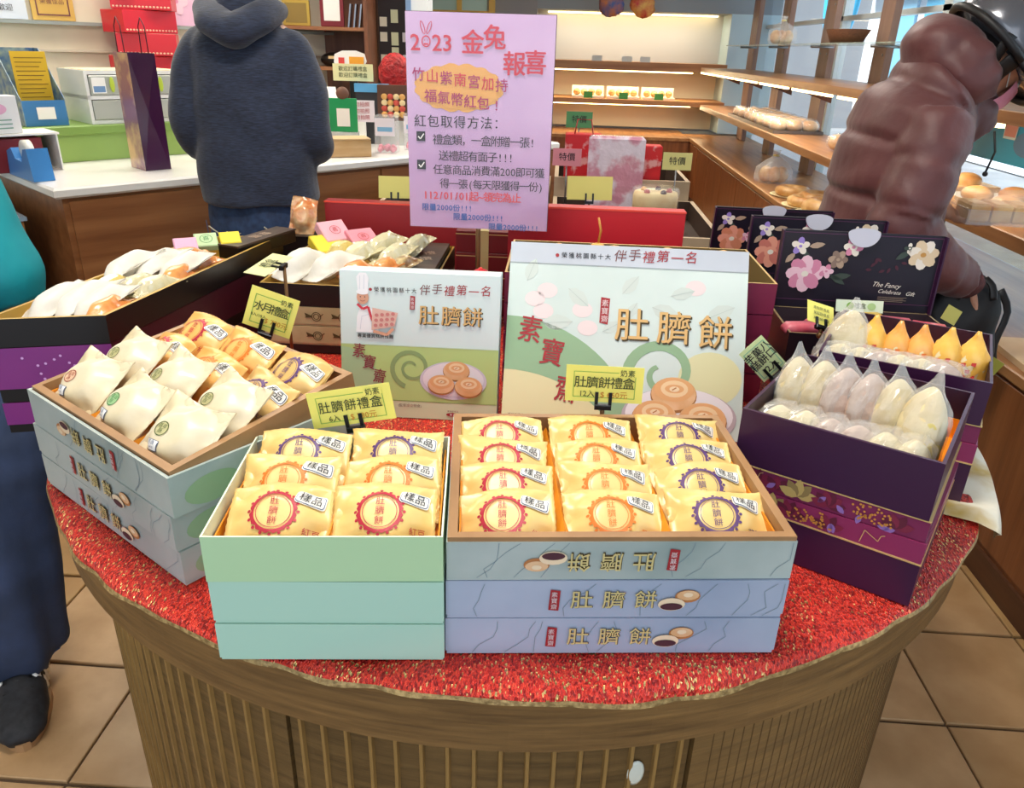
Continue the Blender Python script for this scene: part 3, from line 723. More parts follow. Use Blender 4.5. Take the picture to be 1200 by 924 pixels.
def wrapped_cake(M, kind, label, group, cat='wrapped cake', name='wrapped_cake'):
    if kind not in WM:
        k = {'clear': (CAKE, FILM, .07, .108, 3, True), 'pinkish': (CAKEP, FILM, .07, .108, 5, True), 'short': (CAKE, FILM, .07, .082, 8, False), 'shortp': (CAKEP, FILM, .07, .082, 9, False),
             'yellow': (CAKE, FILM, .075, .118, 11, True), 'orange': (CAKE, ORW, .05, .085, 13, True), 'redprint': (CAKE, mat('#efc25a', .3, '#e0a038', 22, coat=.3), .05, .088, 15, True)}[kind]
        c, wp = wrapped_mesh(*k); d = None
        if kind == 'yellow':
            b = MB(); n = 14; V = []; F = []
            for i in range(5):
                z = .002+.052*i/4; r = (.52, .545, .54, .52, .47)[i]
                for k in range(n+1):
                    a = -.9+2.0*k/n; V.append((.07*r*math.cos(a), .07*r*.62*math.sin(a)*1.02, z+(.012*math.sin(k*.5) if i == 4 else 0)))
            for i in range(4):
                for k in range(n): F.append((i*(n+1)+k, i*(n+1)+k+1, (i+1)*(n+1)+k+1, (i+1)*(n+1)+k))
            b.add(V, F, YEL, smooth=True); d = b.mesh('printed_band')
        if kind in ('redprint', 'orange'):
            b = MB(); cc = mat('#c4302a', .5) if kind == 'redprint' else mat('#e0762a', .5)
            for x, z in ((-.007, .042), (.006, .045), (0, .033), (-.004, .024), (.008, .026)):
                b.add([(x-.003, -.0165, z-.002), (x+.003, -.0165, z-.003), (x+.003, -.0155, z+.003), (x-.003, -.0158, z+.002)], [(0, 1, 2, 3)], cc)
            d = b.mesh('printed_marks')
        WM[kind] = (c, wp, d)
    c, wp, d = WM[kind]
    o = link(name, wp); o.matrix_world = M; tag(o, label, cat, group); link('cake', c, o)
    if d: link(d.name.split('.')[0], d, o)
    return o
def floral(p, L, h, seed, y0=.002):
    rr = random.Random(seed); G1 = mat('#c8b06a', .4, metal=.2); G2 = mat('#8f7a4a', .5); W1 = mat('#7a1f3c', .5); W2 = mat('#5c1730', .5); V1 = mat('#8d6bb0', .5); O1 = mat('#c98a3a', .5)
    def blob(x, r, a, b, n):
        for k in range(n):
            an = PI*(k+.5)/n; yy = y0+r*.7*math.sin(an); p.leaf(x, y0+.004, r, r*.55, a if k % 2 else b, math.degrees(an), 1+k*.2)
    blob(L*.12, h*.8, W1, W2, 6); blob(L*.36, h*.85, G2, G1, 5); blob(L*.24, h*.7, W2, W1, 5); blob(L*.52, h*.75, W1, W2, 6)
    for k in range(6): p.leaf(L*rr.uniform(.05, .95), h*rr.uniform(.1, .6), .013, .007, V1, rr.uniform(0, 360), 2)
    for k in range(46): a = rr.uniform(0, PI); r = rr.uniform(.2, 1)*h*.75; p.disc(L*.72+r*1.5*math.cos(a), y0+.002+r*math.sin(a), .0016, .0016, O1, 3, 5)
    blob(L*.86, h*.7, W2, W1, 4)
def gold_zig(p, x, y): p.line([(x, y), (x+.003, y+.017), (x+.019, y+.008), (x+.021, y+.016), (x+.025, y+.018)], .0009, GOLDL, 3)
def purple_stack(x, y, a, wd, dp, who, group, heights=(.059, .028, .028, .072), topz=None):
    h0, h1, h2, h3 = heights; q = rq(wd, dp); z = .801
    t = empty('gift_box', Fr(x, y, z, a), 'dark purple gift box with magenta sleeve at the bottom of the %s purple stack' % who, 'gift box', group)
    b = MB(); b.prism(q, 0, h0-.002, PURP); b.build('body', t)
    b = MB(); b.prism(quad_inset(q, -.001), h0-.002, h0, GOLDL); b.build('gold_edge', t)
    b = MB(); b.prism(q, h0, h0+h1-.001, MAG); b.build('sleeve', t)
    p, L = face_panel(q, 0); p.O.z = h0; 
    if who == 'front': floral(p, L*.62, h1, 4); gold_zig(p, L*.70, .004)
    if who == 'front': p.build('printed_flowers', t)
    t = empty('gift_box', Fr(x-.002, y+.001, z+h0+h1, a+.6), 'magenta floral gift box with gold edge in the middle of the %s purple stack' % who, 'gift box', group)
    b = MB(); b.prism(q, 0, h2-.002, mat('#7a2750', .35)); b.build('body', t)
    b = MB(); b.prism(quad_inset(q, -.001), h2-.002, h2-.0005, GOLDL); b.build('gold_edge', t)
    p, L = face_panel(q, 0)
    if who == 'front': floral(p, L, h2, 9); gold_zig(p, L*.05, .006); p.build('printed_flowers', t)
    o = empty('open_gift_box', Fr(x-.004, y+.002, z+h0+h1+h2, a+.3), 'open dark purple box of wrapped cakes, top of the %s purple stack' % who, 'gift box', group)
    b = MB(); tray(b, q, 0, h3, .004, PURP, PURPIN, .003); b.build('carton', o)
    b = MB(); tray(b, quad_inset(q, .0045), .0035, h3*.45, .0015, ORANGE, ORANGE, .005); b.build('orange_tray', o)
    return o
gP = 'purple gift boxes stacked at the right of the table'
oE = purple_stack(.242, .859, -32.2, .223, .24, 'front', gP)
for c in range(6):
    k = ('clear', 'clear', 'pinkish', 'pinkish', 'clear', 'yellow')[c]
    M = oE.matrix_world @ T(.030+.0305*c-(.004 if c == 5 else 0), .135+random.uniform(-.004, .004)-(.02 if c == 5 else 0), .012) @ Rz(random.uniform(-12, 12)+(-50 if c == 5 else 60)) @ Rx(-6)
    wrapped_cake(M, k, '%s bagged cake, %s, back row of the front purple box' % ('clear and yellow' if c == 5 else 'clear pointed', ('first from the left', 'second from the left', 'third from the left', 'fourth from the left', 'fifth from the left', 'at the right end')[c]), 'clear wrapped cakes in the front purple box')
for c in range(6):
    M = oE.matrix_world @ T(.03+.031*c, .052+random.uniform(-.003, .003), .01) @ Rz(random.uniform(-12, 12)+70)
    wrapped_cake(M, ('short', 'short', 'shortp', 'shortp', 'short', 'short')[c], 'short clear bag, %s in the front row of the front purple box' % ('first from the left', 'second from the left', 'third from the left', 'fourth from the left', 'fifth from the left', 'sixth from the left')[c], 'clear wrapped cakes in the front purple box')
oF = purple_stack(.401, 1.085, -26.4, .224, .235, 'rear', gP, (.0625, .030, .028, .064))
for c in range(6):
    M = oF.matrix_world @ T(.027+.034*c, .095, .012) @ Rz(random.uniform(-10, 10)) @ Rx(-5)
    wrapped_cake(M, ('clear', 'redprint', 'orange', 'orange', 'redprint', 'redprint')[c], '%s pointed cake bag, %s, back row of the rear purple box' % (('clear', 'yellow', 'orange', 'orange', 'yellow', 'yellow')[c], ('first', 'second', 'third', 'fourth', 'fifth', 'last')[c]), 'wrapped cakes in the rear purple box')
for c in range(6):
    M = oF.matrix_world @ T(.024+.028*c, .05, .008) @ Rz(random.uniform(-12, 12)+30)
    wrapped_cake(M, ('short', 'short', 'shortp')[c % 3], 'short clear cake bag, %s in the front row of the rear purple box' % ('first', 'second', 'third', 'fourth', 'fifth', 'last')[c], 'wrapped cakes in the rear purple box')

# ---------------------------------------------------------------- floral boxes with raised lids
NAVY = mat('#1a1424', .4); FLB = mat('#15101a', .4)
PK1, PK2, VI, WH, TAN, LF = [mat(c, .5) for c in ('#d98aa8', '#f0c6d4', '#9d86cf', '#efe6d8', '#b39a84', '#3c4a42')]
def lid_print(p, w_, h, pink):
    p.frame(.004, .004, w_-.004, h-.004, .0013, mat('#5b2f52', .5), 1)
    p.flower(w_*.125, h*.78, .017, VI, WH, 2, 5, .3); p.leaf(w_*.18, h*.78, .03, .012, TAN, 12, 1.5); p.leaf(w_*.10, h*.68, .025, .012, TAN, 230, 1.5)
    p.flower(w_*.18, h*.40, .035, pink, PK2 if pink is PK1 else mat('#e8a088', .5), 3, 8, 0, WH); p.flower(w_*.31, h*.45, .014, PK1, PK2, 3, 5)
    p.leaf(w_*.34, h*.36, .04, .014, LF, 10, 2); p.leaf(w_*.34, h*.40, .035, .012, LF, -30, 2); p.flower(w_*.37, h*.62, .018, TAN, mat('#8d7668', .5), 3, 6)
    p.flower(w_*.45, h*.80, .018, PK1, WH, 3, 6, 1); p.leaf(w_*.2, h*.55, .03, .012, LF, 120, 1.4)
    p.flower(w_*.88, h*.74, .028, WH, mat('#e2cba8', .5), 3, 7, .2, mat('#c9944c', .5)); p.flower(w_*.79, h*.82, .010, WH, LF, 3, 4); p.leaf(w_*.80, h*.78, .03, .012, LF, 215, 2)
    for k in range(8): p.leaf(w_*(.55+.03*k), h*(.5+.04*(k % 4)), .012, .006, mat('#4c1f30', .5), 50*k, 1.3)
def floral_box(x, y, wd, dp, z1, lh, lean, pink, lbl, text, deep=.0):
    t = empty('floral_gift_box', Fr(x, y-dp, .801, -1.5), lbl, 'gift box', 'floral boxes with raised lids')
    hz = z1-.801; q = rq(wd, dp)
    b = MB(); tray(b, q, 0, hz, .004, FLB, mat('#3a2c34', .5), .004, mat('#8d7a55', .5)); b.build('carton', t)
    p, L = face_panel(q, 0); p.flower(L*.25, hz*.4, .016, mat('#8c4a4a', .5), mat('#a8685a', .5)); p.leaf(L*.3, hz*.35, .03, .01, TAN, -15); p.flower(L*.55, hz*.5, .012, mat('#7c4456', .5), TAN); p.build('printed_flowers', t)
    ML = T(0, dp, hz) @ Rx(-lean)
    b = MB(); b.box(0, wd, 0, .006, 0, lh, NAVY); b.box(0, .003, -.012, 0, 0, lh, PURP); b.box(wd-.003, wd, -.012, 0, 0, lh, PURP); l = b.build('lid', t, ML)
    p = Panel((0, -.0003, .012), (1, 0, 0), (0, 0, 1)); lid_print(p, wd, lh-.012, pink)
    if text:
        p.text('The Fancy', wd*.70, lh*.27, .013, WH, .005, -3, 3, shear=.35); p.text('Celebrate   Gift', wd*.77, lh*.18, .011, WH, .005, -3, 3, shear=.35)
        for k in range(4): p.rect(wd*.66, lh*(.115-.018*k), wd*(.84-.02*(k % 2)), lh*(.119-.018*k), TAN, 3)
    p.build('printed_flowers', l)
    b = MB(); P = [(.030*math.cos(R_(a)), .026*math.sin(R_(a))) for a in range(180, 361, 12)]; P += [(.030*math.cos(R_(a)), .010*math.sin(R_(a))) for a in range(0, 181, 20)]
    b.prism(P, -.001, .001, mat('#c3c4d2', .6)); b.build('lid_flap', l, T(wd*.5, -.003, lh-.001) @ Rx(82))
    return t
floral_box(.430, 1.50, .305, .16, .925, .152, 2, PK1, 'nearest black floral box, its lid raised, pink sweets inside', True)
floral_box(.438, 1.79, .300, .16, .90, .148, 0, mat('#d07a6c', .5), 'middle black floral box with lid raised, behind the nearest one', False)
floral_box(.405, 2.06, .300, .16, .87, .150, -6, mat('#d98a6a', .5), 'rearmost black floral box with a raised lid and loose white flap', False)
PKW = mat('#df7d8a', .35, '#c9485a', 18, bump=.0015, bscale=40, coat=.3)
for i, (x, y, z, a, c) in enumerate(((.46, 1.375, .922, 10, PKW), (.505, 1.40, .918, -15, PKW), (.60, 1.44, .925, 8, mat('#e8c04a', .4, coat=.3)), (.645, 1.42, .925, -12, PKW), (.69, 1.38, .93, -20, mat('#e0586a', .35, '#f08a94', 20, coat=.3)))):
    b = MB(); b.loft([(-.034, 0, 0, .004, .012), (-.026, 0, 0, .012, .015), (.026, 0, 0, .012, .015), (.034, 0, 0, .004, .012)], c, side=(0, 0, 1), n=12, sup=.6)
    o = b.build('candy_pack', None, Fr(x, y, z, a)); tag(o, ('pink wrapped sweet at the left end of the nearest floral box', 'pink wrapped sweet second from left in the floral box', 'yellow wrapped sweet in the middle of the floral box', 'pale pink wrapped sweet right of the yellow one', 'bright pink wrapped sweet at the right end of the floral box')[i], 'sweet', 'wrapped sweets in the floral box')

# ---------------------------------------------------------------- magenta stack behind the big display carton, red lids, ribbon boxes
MAG2 = mat('#7c2545', .35); RED = mat('#c01c28', .38); DRED = mat('#7a1018', .4); REDI = mat('#a82a2e', .45)
N0 = (-.085, 1.30)
for k in range(3):
    closed_box(Fr(N0[0], N0[1], .801+.056*k, 0), rq(.468, .25), .0545, MAG2, 'magenta gift box, %s of the stack behind the large upright carton' % ('bottom', 'second', 'third')[k], group='magenta boxes behind the large upright carton', lid=MAG2, lidh=.7)
oN = empty('open_gift_box', Fr(N0[0], N0[1], .969, 0), 'open magenta box of golden pastries behind the large upright carton', 'gift box')
b = MB(); tray(b, rq(.468, .25), 0, .055, .004, MAG2, mat('#6e5a30', .6), .004, GOLDL); b.build('carton', oN)
PAS = mat('#d99a3e', .5, '#e8bf6a', 30, bump=.002, bscale=60)
for i in range(8):
    x = -.045+.052*i
    b = MB(); b.loft([(-.03, 0, 0, .006, .008), (-.018, 0, .004, .016, .016), (.0, 0, .006, .018, .018), (.018, 0, .004, .015, .015), (.03, 0, 0, .005, .007)], PAS, side=(0, 1, 0), n=12)
    o = b.build('pastry', None, Fr(x, 1.45+.01*(i % 2), 1.018, 60+20*(i % 3))); tag(o, 'golden pastry in the open magenta box, %s from the left' % ('first', 'second', 'third', 'fourth', 'fifth', 'sixth', 'seventh', 'eighth')[i], 'pastry', 'golden pastries in the magenta box')
def upright_lid(x0, x1, y, z0, z1, m, label, lean=0, th=.035):
    t = empty('box_lid', T(x0, y, z0), label, 'box lid', 'red lids standing upright')
    b = MB(); w_ = x1-x0; h = z1-z0
    b.box(0, w_, th-.003, th, 0, h, m); b.box(0, w_, 0, th-.003, h-.003, h, m); b.box(0, w_, 0, th-.003, 0, .003, m); b.box(0, .003, 0, th-.003, .003, h-.003, m); b.box(w_-.003, w_, 0, th-.003, .003, h-.003, m)
    b.build('lid', t, Rx(-lean)); b = MB(); b.box(-.001, w_+.001, -.0015, .0, h-.004, h, mat('#e84a3a', .4)); b.box(-.001, w_+.001, -.0015, .0, .0, .004, m); b.build('edge', t, Rx(-lean))
    b = MB(); b.box(.002, w_-.002, -.0006, .0008, .004, h-.004, m); b.build('face', t, Rx(-lean)); return t
upright_lid(-.105, .276, 1.68, .801, 1.069, mat('#c4202c', .4), 'bright red box lid standing upright behind the magenta stack')
upright_lid(-.565, -.235, 1.86, .801, 1.028, mat('#932026', .4), 'dark red box lid standing upright behind the open black box')
b = MB(); b.loft([(.0, 0, .0, .002, .002), (.004, 0, .03, .0025, .0025), (-.002, 0, .055, .002, .002)], mat('#c98a3c', .5), n=6); b.ball((0, 0, 0), (.014, .01, .006), PAS, 10, 6)
tag(b.build('cord', None, T(.083, 1.50, 1.03)), 'thin gold cord sticking up from the pastries before the red lid', 'cord')
for k, z in enumerate((.801, .851, .901, .951)):
    t = empty('ribbon_box', T(-.225, 1.72, z), 'dark red box with gold ribbon under the pink sign, %s of its stack' % ('bottom', 'second', 'third', 'top')[k], 'gift box', 'red boxes with gold ribbon')
    b = MB(); b.box(0, .118, 0, .12, 0, .049, DRED, bev=.001); b.build('body', t)
    b = MB(); b.box(-.0008, .1188, -.0008, .1208, .041, .043, GOLDL); b.build('gold_edge', t)
    b = MB(); b.box(.055, .074, -.0012, 0, .0, .0495, GOLDT); b.box(.055, .074, -.0012, .121, .0492, .0503, GOLDT); b.build('ribbon', t)
b = MB(); b.ball((0, 0, 0), (.016, .016, .010), mat('#c4181e', .4), 16, 8); b.ball((0, 0, .009), .004, mat('#e03a30', .4)); b.tube([(0, 0, -.213), (0, 0, -.008)], .003, mat('#8d1418', .5))
tag(b.build('ornament', None, T(-.128, 1.31, 1.015)), 'round red knob on a stick between the two upright cartons', 'ornament')

# ---------------------------------------------------------------- black gift boxes with pouches (left rear)
BK = mat('#17110f', .3); GIN = mat('#b08a35', .4, metal=.15); KGOLD = mat('#bfae84', .45, '#a9976c', 12)
WPAP = mat('#dedad0', .45, '#cfc9bb', 14, bump=.002, bscale=30)
mm = {'white': WPAP, 'clearw': mat('#d9d2b0', .18, '#c9bf92', 20, coat=1, bump=.003, bscale=45), 'orangew': mat('#e6a45c', .3, '#c9742e', 30, coat=.5, bump=.002, bscale=60), 'yellw': mat('#dcc67a', .2, '#c9ac4a', 20, coat=1, bump=.002, bscale=60), 'tanw': mat('#d9c28a', .3, '#6e4a2c', 40, coat=.5)}
def sweet_tube(name, M, m, label, cat, group, l=.11, r=.02, flat=.7, seed=0, ends=.012):
    b = pouch_mesh(l*.5, r*1.2, r*.95, seed, m, 22, 12, rx=l*.36, ry=r*.85, cren=.0006)
    if m is mm['clearw'] or m is mm['yellw']: b.S = [False]*len(b.S)
    o = b.build(name, None, M @ Rx(random.uniform(-14, 14))); return tag(o, label, cat, group)
def small_pack(name, M, m, label, cat, group, sx=.032, sy=.03, sz=.012, txt=None):
    b = MB(); b.box(-sx, sx, -sy, sy, -sz, sz, m, bev=.002)
    if txt: 
        p = Panel((0, 0, sz), (1, 0, 0), (0, 1, 0)); p.ring(0, 0, .012, .012, .0012, txt, 1); p.text('喜', 0, 0, .014, txt, 0, 0, 2); o = tag(b.build(name, None, M), label, cat, group); p.build('printed_seal', o); return o
    return tag(b.build(name, None, M), label, cat, group)
gJ = 'gold and black boxes behind the small upright carton'
def horn(p, x, y, s):
    p.ring(x, y, s*.5, s*.5, s*.09, INK, 1, 20); p.ring(x, y, s*.3, s*.3, s*.08, INK, 1, 16); p.poly([(x-s*1.3, y+s*.42), (x-s*1.15, y), (x-s*1.3, y-s*.15), (x-s*.4, y-s*.1), (x-s*.5, y+s*.1)], INK, 1); p.line([(x+s*.4, y), (x+s*.8, y+s*.35)], s*.09, INK)
t = closed_box(Fr(-.575, 1.432, .801, 0), rq(.335, .36), .018, BK, 'flat black box under the gold boxes, behind the small upright carton', group=gJ)
for k in range(2):
    t = closed_box(Fr(-.575, 1.43, .8195+.0405*k, 0), rq(.337, .365), .040, KGOLD, 'gold box with horn emblems, %s one behind the small upright carton' % ('lower', 'upper')[k], group=gJ, lid=KGOLD, lidh=.9)
    p, L = face_panel(rq(.337, .365), 0); horn(p, L*.32, .02, .018); horn(p, L*.48, .02, .018); horn(p, L*.64, .02, .018); p.build('printed_horns', t)
oJ = empty('open_gift_box', Fr(-.575, 1.43, .9005, 0), 'open black box with gold inside, sweets piled in it, behind the small upright carton', 'gift box', gJ)
b = MB(); tray(b, rq(.337, .365), 0, .045, .004, BK, GIN, .004, GIN); b.build('carton', oJ)
b = MB(); b.prism([(.265, .02), (.328, .02), (.328, .345), (.265, .345)], .046, .056, mat('#4a3626', .45, '#2c1f17', 6, (1, 12, 1))); o = b.build('wooden_lid', oJ)
b = MB(); b.box(.267, .329, .02, .345, .006, .0455, BK); b.build('black_case', oJ)
p = Panel((.297, .19, .056)); 
for i, ch in enumerate('禮讚'): p.text(ch, 0, .05-.05*i, .03, TAN, 0, 20)
p.build('lettering', o)
items = [('white', -.525, 1.53, .955, 62, .13, .03), ('white', -.455, 1.52, .955, 50, .13, .03), ('clearw', -.42, 1.60, .965, 60, .11, .024), ('clearw', -.385, 1.66, .972, 62, .12, .022), ('clearw', -.345, 1.60, .965, 62, .12, .021), ('orangew', -.40, 1.50, .955, 30, .075, .022), ('orangew', -.345, 1.515, .96, 48, .08, .02), ('clearw', -.31, 1.68, .97, 65, .11, .02), ('yellw', -.46, 1.62, .965, 30, .08, .022), ('tanw', -.318, 1.54, .96, 52, .085, .018)]
wn = {'white': 'white paper wrapped roll', 'clearw': 'clear wrapped pale roll', 'orangew': 'orange wrapped sweet', 'yellw': 'yellow wrapped sweet', 'tanw': 'tan and black wrapped sweet'}
pos = ['at its front left corner', 'second from its front left corner', 'just behind the white rolls', 'in the middle of the pile', 'right of the middle', 'at its front edge', 'front edge, further right', 'at the back right', 'at the back left', 'beside the wooden lid']
for i, (k, x, y, z, a, l, r) in enumerate(items):
    sweet_tube('wrapped_sweet', Fr(x, y, z, a) @ Ry(-14), mm[k], '%s in the open black box %s' % (wn[k], pos[i]), 'wrapped sweet', 'sweets in the open black box behind the small carton', l, r, seed=i)
small_pack('sweet_box', Fr(-.50, 1.70, .985, 45) @ Rx(35), mat('#e6a9b4', .5), 'pink sweet packet with a seal at the back of the open black box', 'sweet box', 'small packets in the open black box', txt=REDINK)
small_pack('sweet_box', Fr(-.505, 1.66, .965, 40) @ Rx(25), mat('#eed23c', .5), 'yellow sweet packet below the pink one in the open black box', 'sweet box', 'small packets in the open black box')
small_pack('sweet_box', Fr(-.435, 1.70, .972, 40) @ Rx(25), mat('#e08a98', .5), 'second pink sweet packet at the back of the open black box', 'sweet box', 'small packets in the open black box', txt=REDINK)

# D: long black box at the far left on purple boxes
qD = [(-.68, 1.077), (-.601, 1.65), (-.762, 1.60), (-.845, 1.03)]
gD = 'purple and black boxes at the left rear of the table'
def long_box(z, h, hb, m, label):
    t = empty('gift_box', T(0, 0, z), label, 'gift box', gD)
    b = MB(); b.prism(quad_inset(qD, .001), 0, hb, BK); b.build('base', t); b = MB(); b.prism(quad_inset(qD, .0012), hb, h-.0008, mat('#3a0d1a', .4)); b.build('box', t)
    A_, B_ = Vector((*qD[3], 0)), Vector((*qD[0], 0)); d_ = (B_-A_).normalized(); nn = Vector((-d_.y, d_.x, 0)); b = MB(); b.prism([tuple((A_)[:2]), tuple((B_)[:2]), tuple((B_+nn*.001)[:2]), tuple((A_+nn*.001)[:2])], hb, h-.001, m); b.build('sleeve', t)
    p, L = face_panel(qD, 3); rr = random.Random(3)
    for k in range(14): p.disc(L*rr.uniform(.25, .75), hb+(h-hb)*rr.uniform(.2, .85), .0022, .0022, mat('#d9a8e0', .4), 1, 7)
    p.build('printed_dots', t)
VPU = mat('#7a2478', .3, '#86307f', 5, coat=.3)
long_box(.801, .052, .014, VPU, 'purple sleeved long box, lower one at the left rear of the table')
long_box(.8535, .090, .022, VPU, 'purple sleeved long box, upper one under the open black box')
oD = empty('open_gift_box', T(0, 0, .944), 'long open black box with gold rim at the far left, full of white pouches', 'gift box', gD)
b = MB(); tray(b, qD, 0, .045, .006, BK, GIN, .004, GIN); b.build('carton', oD)
b = MB(); b.box(-.675, -.668, 1.13, 1.137, 0, .001, BK)
def Dq(u, v, z): # u along the long side from the near end, v across from the right
    a = Vector((-.68, 1.077)); b_ = Vector((-.601, 1.65)); c = Vector((-.762, 1.60)); d = Vector((-.845, 1.03))
    p = (a*(1-u)+b_*u)*(1-v)+(d*(1-u)+c*u)*v; return T(p.x, p.y, z)
dd = [('white', .17, .78, .985, 70, 'first white pouch at the near end'), ('white', .18, .57, .985, 70, 'second white pouch from the near end'), ('white', .16, .38, .98, 68, 'third white pouch from the near end'), ('orangew', .13, .27, .976, 80, 'orange crackers pack at the near corner'),
      ('yellw', .33, .66, .982, 70, 'yellow clear pack in the middle, left side'), ('clearw', .34, .42, .982, 66, 'clear pale pack in the middle'), ('clearw', .33, .24, .98, 66, 'clear pale pack in the middle, right side'),
      ('white', .49, .80, .995, 66, 'raised white pouch in the middle, leftmost'), ('white', .53, .58, .992, 66, 'raised white pouch in the middle, second'), ('white', .52, .32, .987, 62, 'raised white pouch in the middle, third'),
      ('orangew', .47, .28, .98, 76, 'orange crackers pack at the right wall'), ('orangew', .60, .30, .982, 70, 'second orange crackers pack at the right wall'), ('orangew', .68, .6, .985, 40, 'orange sweet pack near the far end')]
for i, (k, u, v, z, a, lb) in enumerate(dd):
    sweet_tube('wrapped_sweet', Dq(u, v, z) @ Rz(a) @ Ry(-16 if k == 'white' else -5), mm[k], lb+' of the long black box', 'wrapped sweet', 'pouches in the long black box', (.13 if k == 'white' else .10), (.022 if k == 'white' else .019), flat=.75, seed=40+i)
small_pack('sweet_box', Dq(.76, .72, .998) @ Rz(30) @ Rx(25), mat('#dba2bd', .5), 'pink packet near the far end of the long black box', 'sweet box', 'packets in the long black box', .022, .02, .008)
small_pack('sweet_box', Dq(.83, .62, .998) @ Rz(30) @ Rx(28), mat('#bcd6a4', .5), 'green packet with seal near the far end of the long black box', 'sweet box', 'packets in the long black box', .022, .02, .008, mat('#2c7a3c', .5))
small_pack('sweet_box', Dq(.84, .36, 1.0) @ Rz(30) @ Rx(28), mat('#e6d23a', .5), 'yellow packet near the far end of the long black box', 'sweet box', 'packets in the long black box', .02, .018, .008)
t = empty('wood_print_box', Fr(-.640, 1.50, .968, 72), 'dark brown printed box lying across the far end of the long black box', 'gift box')
b = MB(); b.box(0, .19, 0, .05, 0, .025, BK, bev=.001); b.build('body', t); b = MB(); b.box(-.001, .191, -.001, .051, .0252, .029, mat('#4a3528', .45, '#2a1d16', 6, (1, 10, 1))); o = b.build('lid', t)
p = Panel((.095, .025, .029), (0, -1, 0), (1, 0, 0)); p.vtext('禮讚', 0, .02, .026, TAN, 0, 1.2, 1); p.build('lettering', o)
b = pouch_mesh(.045, .032, .020, 6, mat('#dfb988', .2, '#c9763c', 40, coat=.8, bump=.004, bscale=50), 20, 14, rx=.03, ry=.024); b.M = Matrix()
tag(b.build('snack_bag', None, T(-.60, 1.80, 1.0) @ Rx(70) @ Rz(80)), 'clear bag of orange snacks at the left of the dark red lid', 'snack bag')
b = MB(); b.box(-.05, .05, -.04, .06, 0, .16, BK); tag(b.build('black_stand', None, T(-.60, 1.80, .801)), 'plain black block carrying the clear snack bag', 'stand')

# ================================================================ UPRIGHT DISPLAY CARTONS
LB = mat('#d6e6e4', .35); LBH = mat('#c3c9d2', .4, '#b3bac4', 6); GRN = mat('#b7cf83', .4); GRN2 = mat('#8fb08a', .45); GRN3 = mat('#a9c598', .45); SWIRL = mat('#8ba36c', .45)
SAND = mat('#dcd3a4', .45); SAND2 = mat('#cfd8b4', .45); BROWNT = mat('#7a4b4a', .5)
def bun(p, x, y, r, l=5):
    p.disc(x, y-r*.12, r, r*.78, mat('#a8703c', .6), l, 26); p.disc(x, y-r*.05, r*.97, r*.72, BUN, l+.5, 26); p.disc(x, y+r*.12, r*.84, r*.52, mat('#e3ab74', .6), l+1, 24)
    p.ring(x+r*.02, y+r*.16, r*.5, r*.28, r*.18, mat('#efcfa2', .6), l+1.5, 20); p.disc(x+r*.02, y+r*.15, r*.22, r*.12, BUNL, l+2, 12); p.line([(x-r*.08, y+r*.1), (x+r*.1, y+r*.22)], r*.05, BUND, l+2.5)
def heading(p, x, y, s, dark=BROWNT):
    p.disc(x-s*6.5, y-s*.1, s*.16, s*.16, SEALR, 2, 10)
    for i, ch in enumerate('榮獲桃園縣十大'): p.text(ch, x-s*(5.9-.62*i), y-s*.1, s*.52, INKB, .01, 0, 2)
    for i, ch in enumerate('伴手禮第一名'): p.text(ch, x-s*(1.1-1.2*i), y+(s*.12 if i % 2 else 0), s*1.1, SEALR if i > 1 else BROWNT, .005, 0, 2, shear=.12)
def oval_mark(p, x, y, s):
    p.text('美味新吃法', x, y+s*.62, s*.42, BROWNT, 0, 0, 2); p.disc(x, y, s*1.25, s*.38, SEALR, 2, 20); p.text('奶 素', x, y-s*.03, s*.5, PAPW, .01, 0, 4); p.text('公司地址：台灣桃園', x+s*3.6, y-s*.15, s*.34, BROWNT, 0, 0, 2)
def big_name(p, pts, s, m):
    for ch, (x, y) in zip('素寶齋', pts): p.text(ch, x, y, s, m, .02, -8, 3, sx=.85)
def title3(p, pts, s):
    for ch, (x, y) in zip('肚臍餅', pts): p.text(ch, x+s*.04, y-s*.04, s, INK, .03, 0, 3); p.text(ch, x, y, s, mat('#d9b070', .4), .012, 0, 5)
def swirl(p, x, y, r, t, m, turns=1.6):
    n = 40; V = []
    for k in range(n+1):
        a = PI*1.4-turns*2*PI*k/n; rr_ = r*(1-.78*k/n); tt = t*(1-.6*k/n)
        V += [(x+(rr_-tt/2)*math.cos(a)*1.05, y+(rr_-tt/2)*math.sin(a)), (x+(rr_+tt/2)*math.cos(a)*1.05, y+(rr_+tt/2)*math.sin(a))]
    p.put(V, [(2*k, 2*k+1, 2*k+3, 2*k+2) for k in range(n)], m, 1.2)
# H: small one
wH, hH = .262, .247
H = empty('display_carton', T(-.346, 1.160, .801) @ Rz(.5) @ Rx(-8), 'small upright carton with a chef and three buns on a plate, behind the mint stack', 'display carton')
b = MB(); b.box(0, wH, 0, .05, 0, hH, LB, bev=.0012); b.build('carton', H)
p = Panel((0, -.0004, 0), (1, 0, 0), (0, 0, 1))
p.rect(0, .03, wH, .125, GRN, 0); p.rect(0, 0, wH, .03, SAND2, 0); p.rect(0, .0295, wH, .0308, mat('#8da65a', .5), 1); p.rect(0, .124, wH, .1253, mat('#c6d6c0', .5), 1)
P = [(0, .0)]+[(0, .12)]+[(.075*math.sin(R_(a)), .02+.1*math.cos(R_(a))) for a in range(0, 100, 10)]; p.poly([(x, max(y, .001)) for x, y in P], GRN3, .6)
swirl(p, .118, .088, .034, .008, SWIRL)
heading(p, .158, .218, .0165)
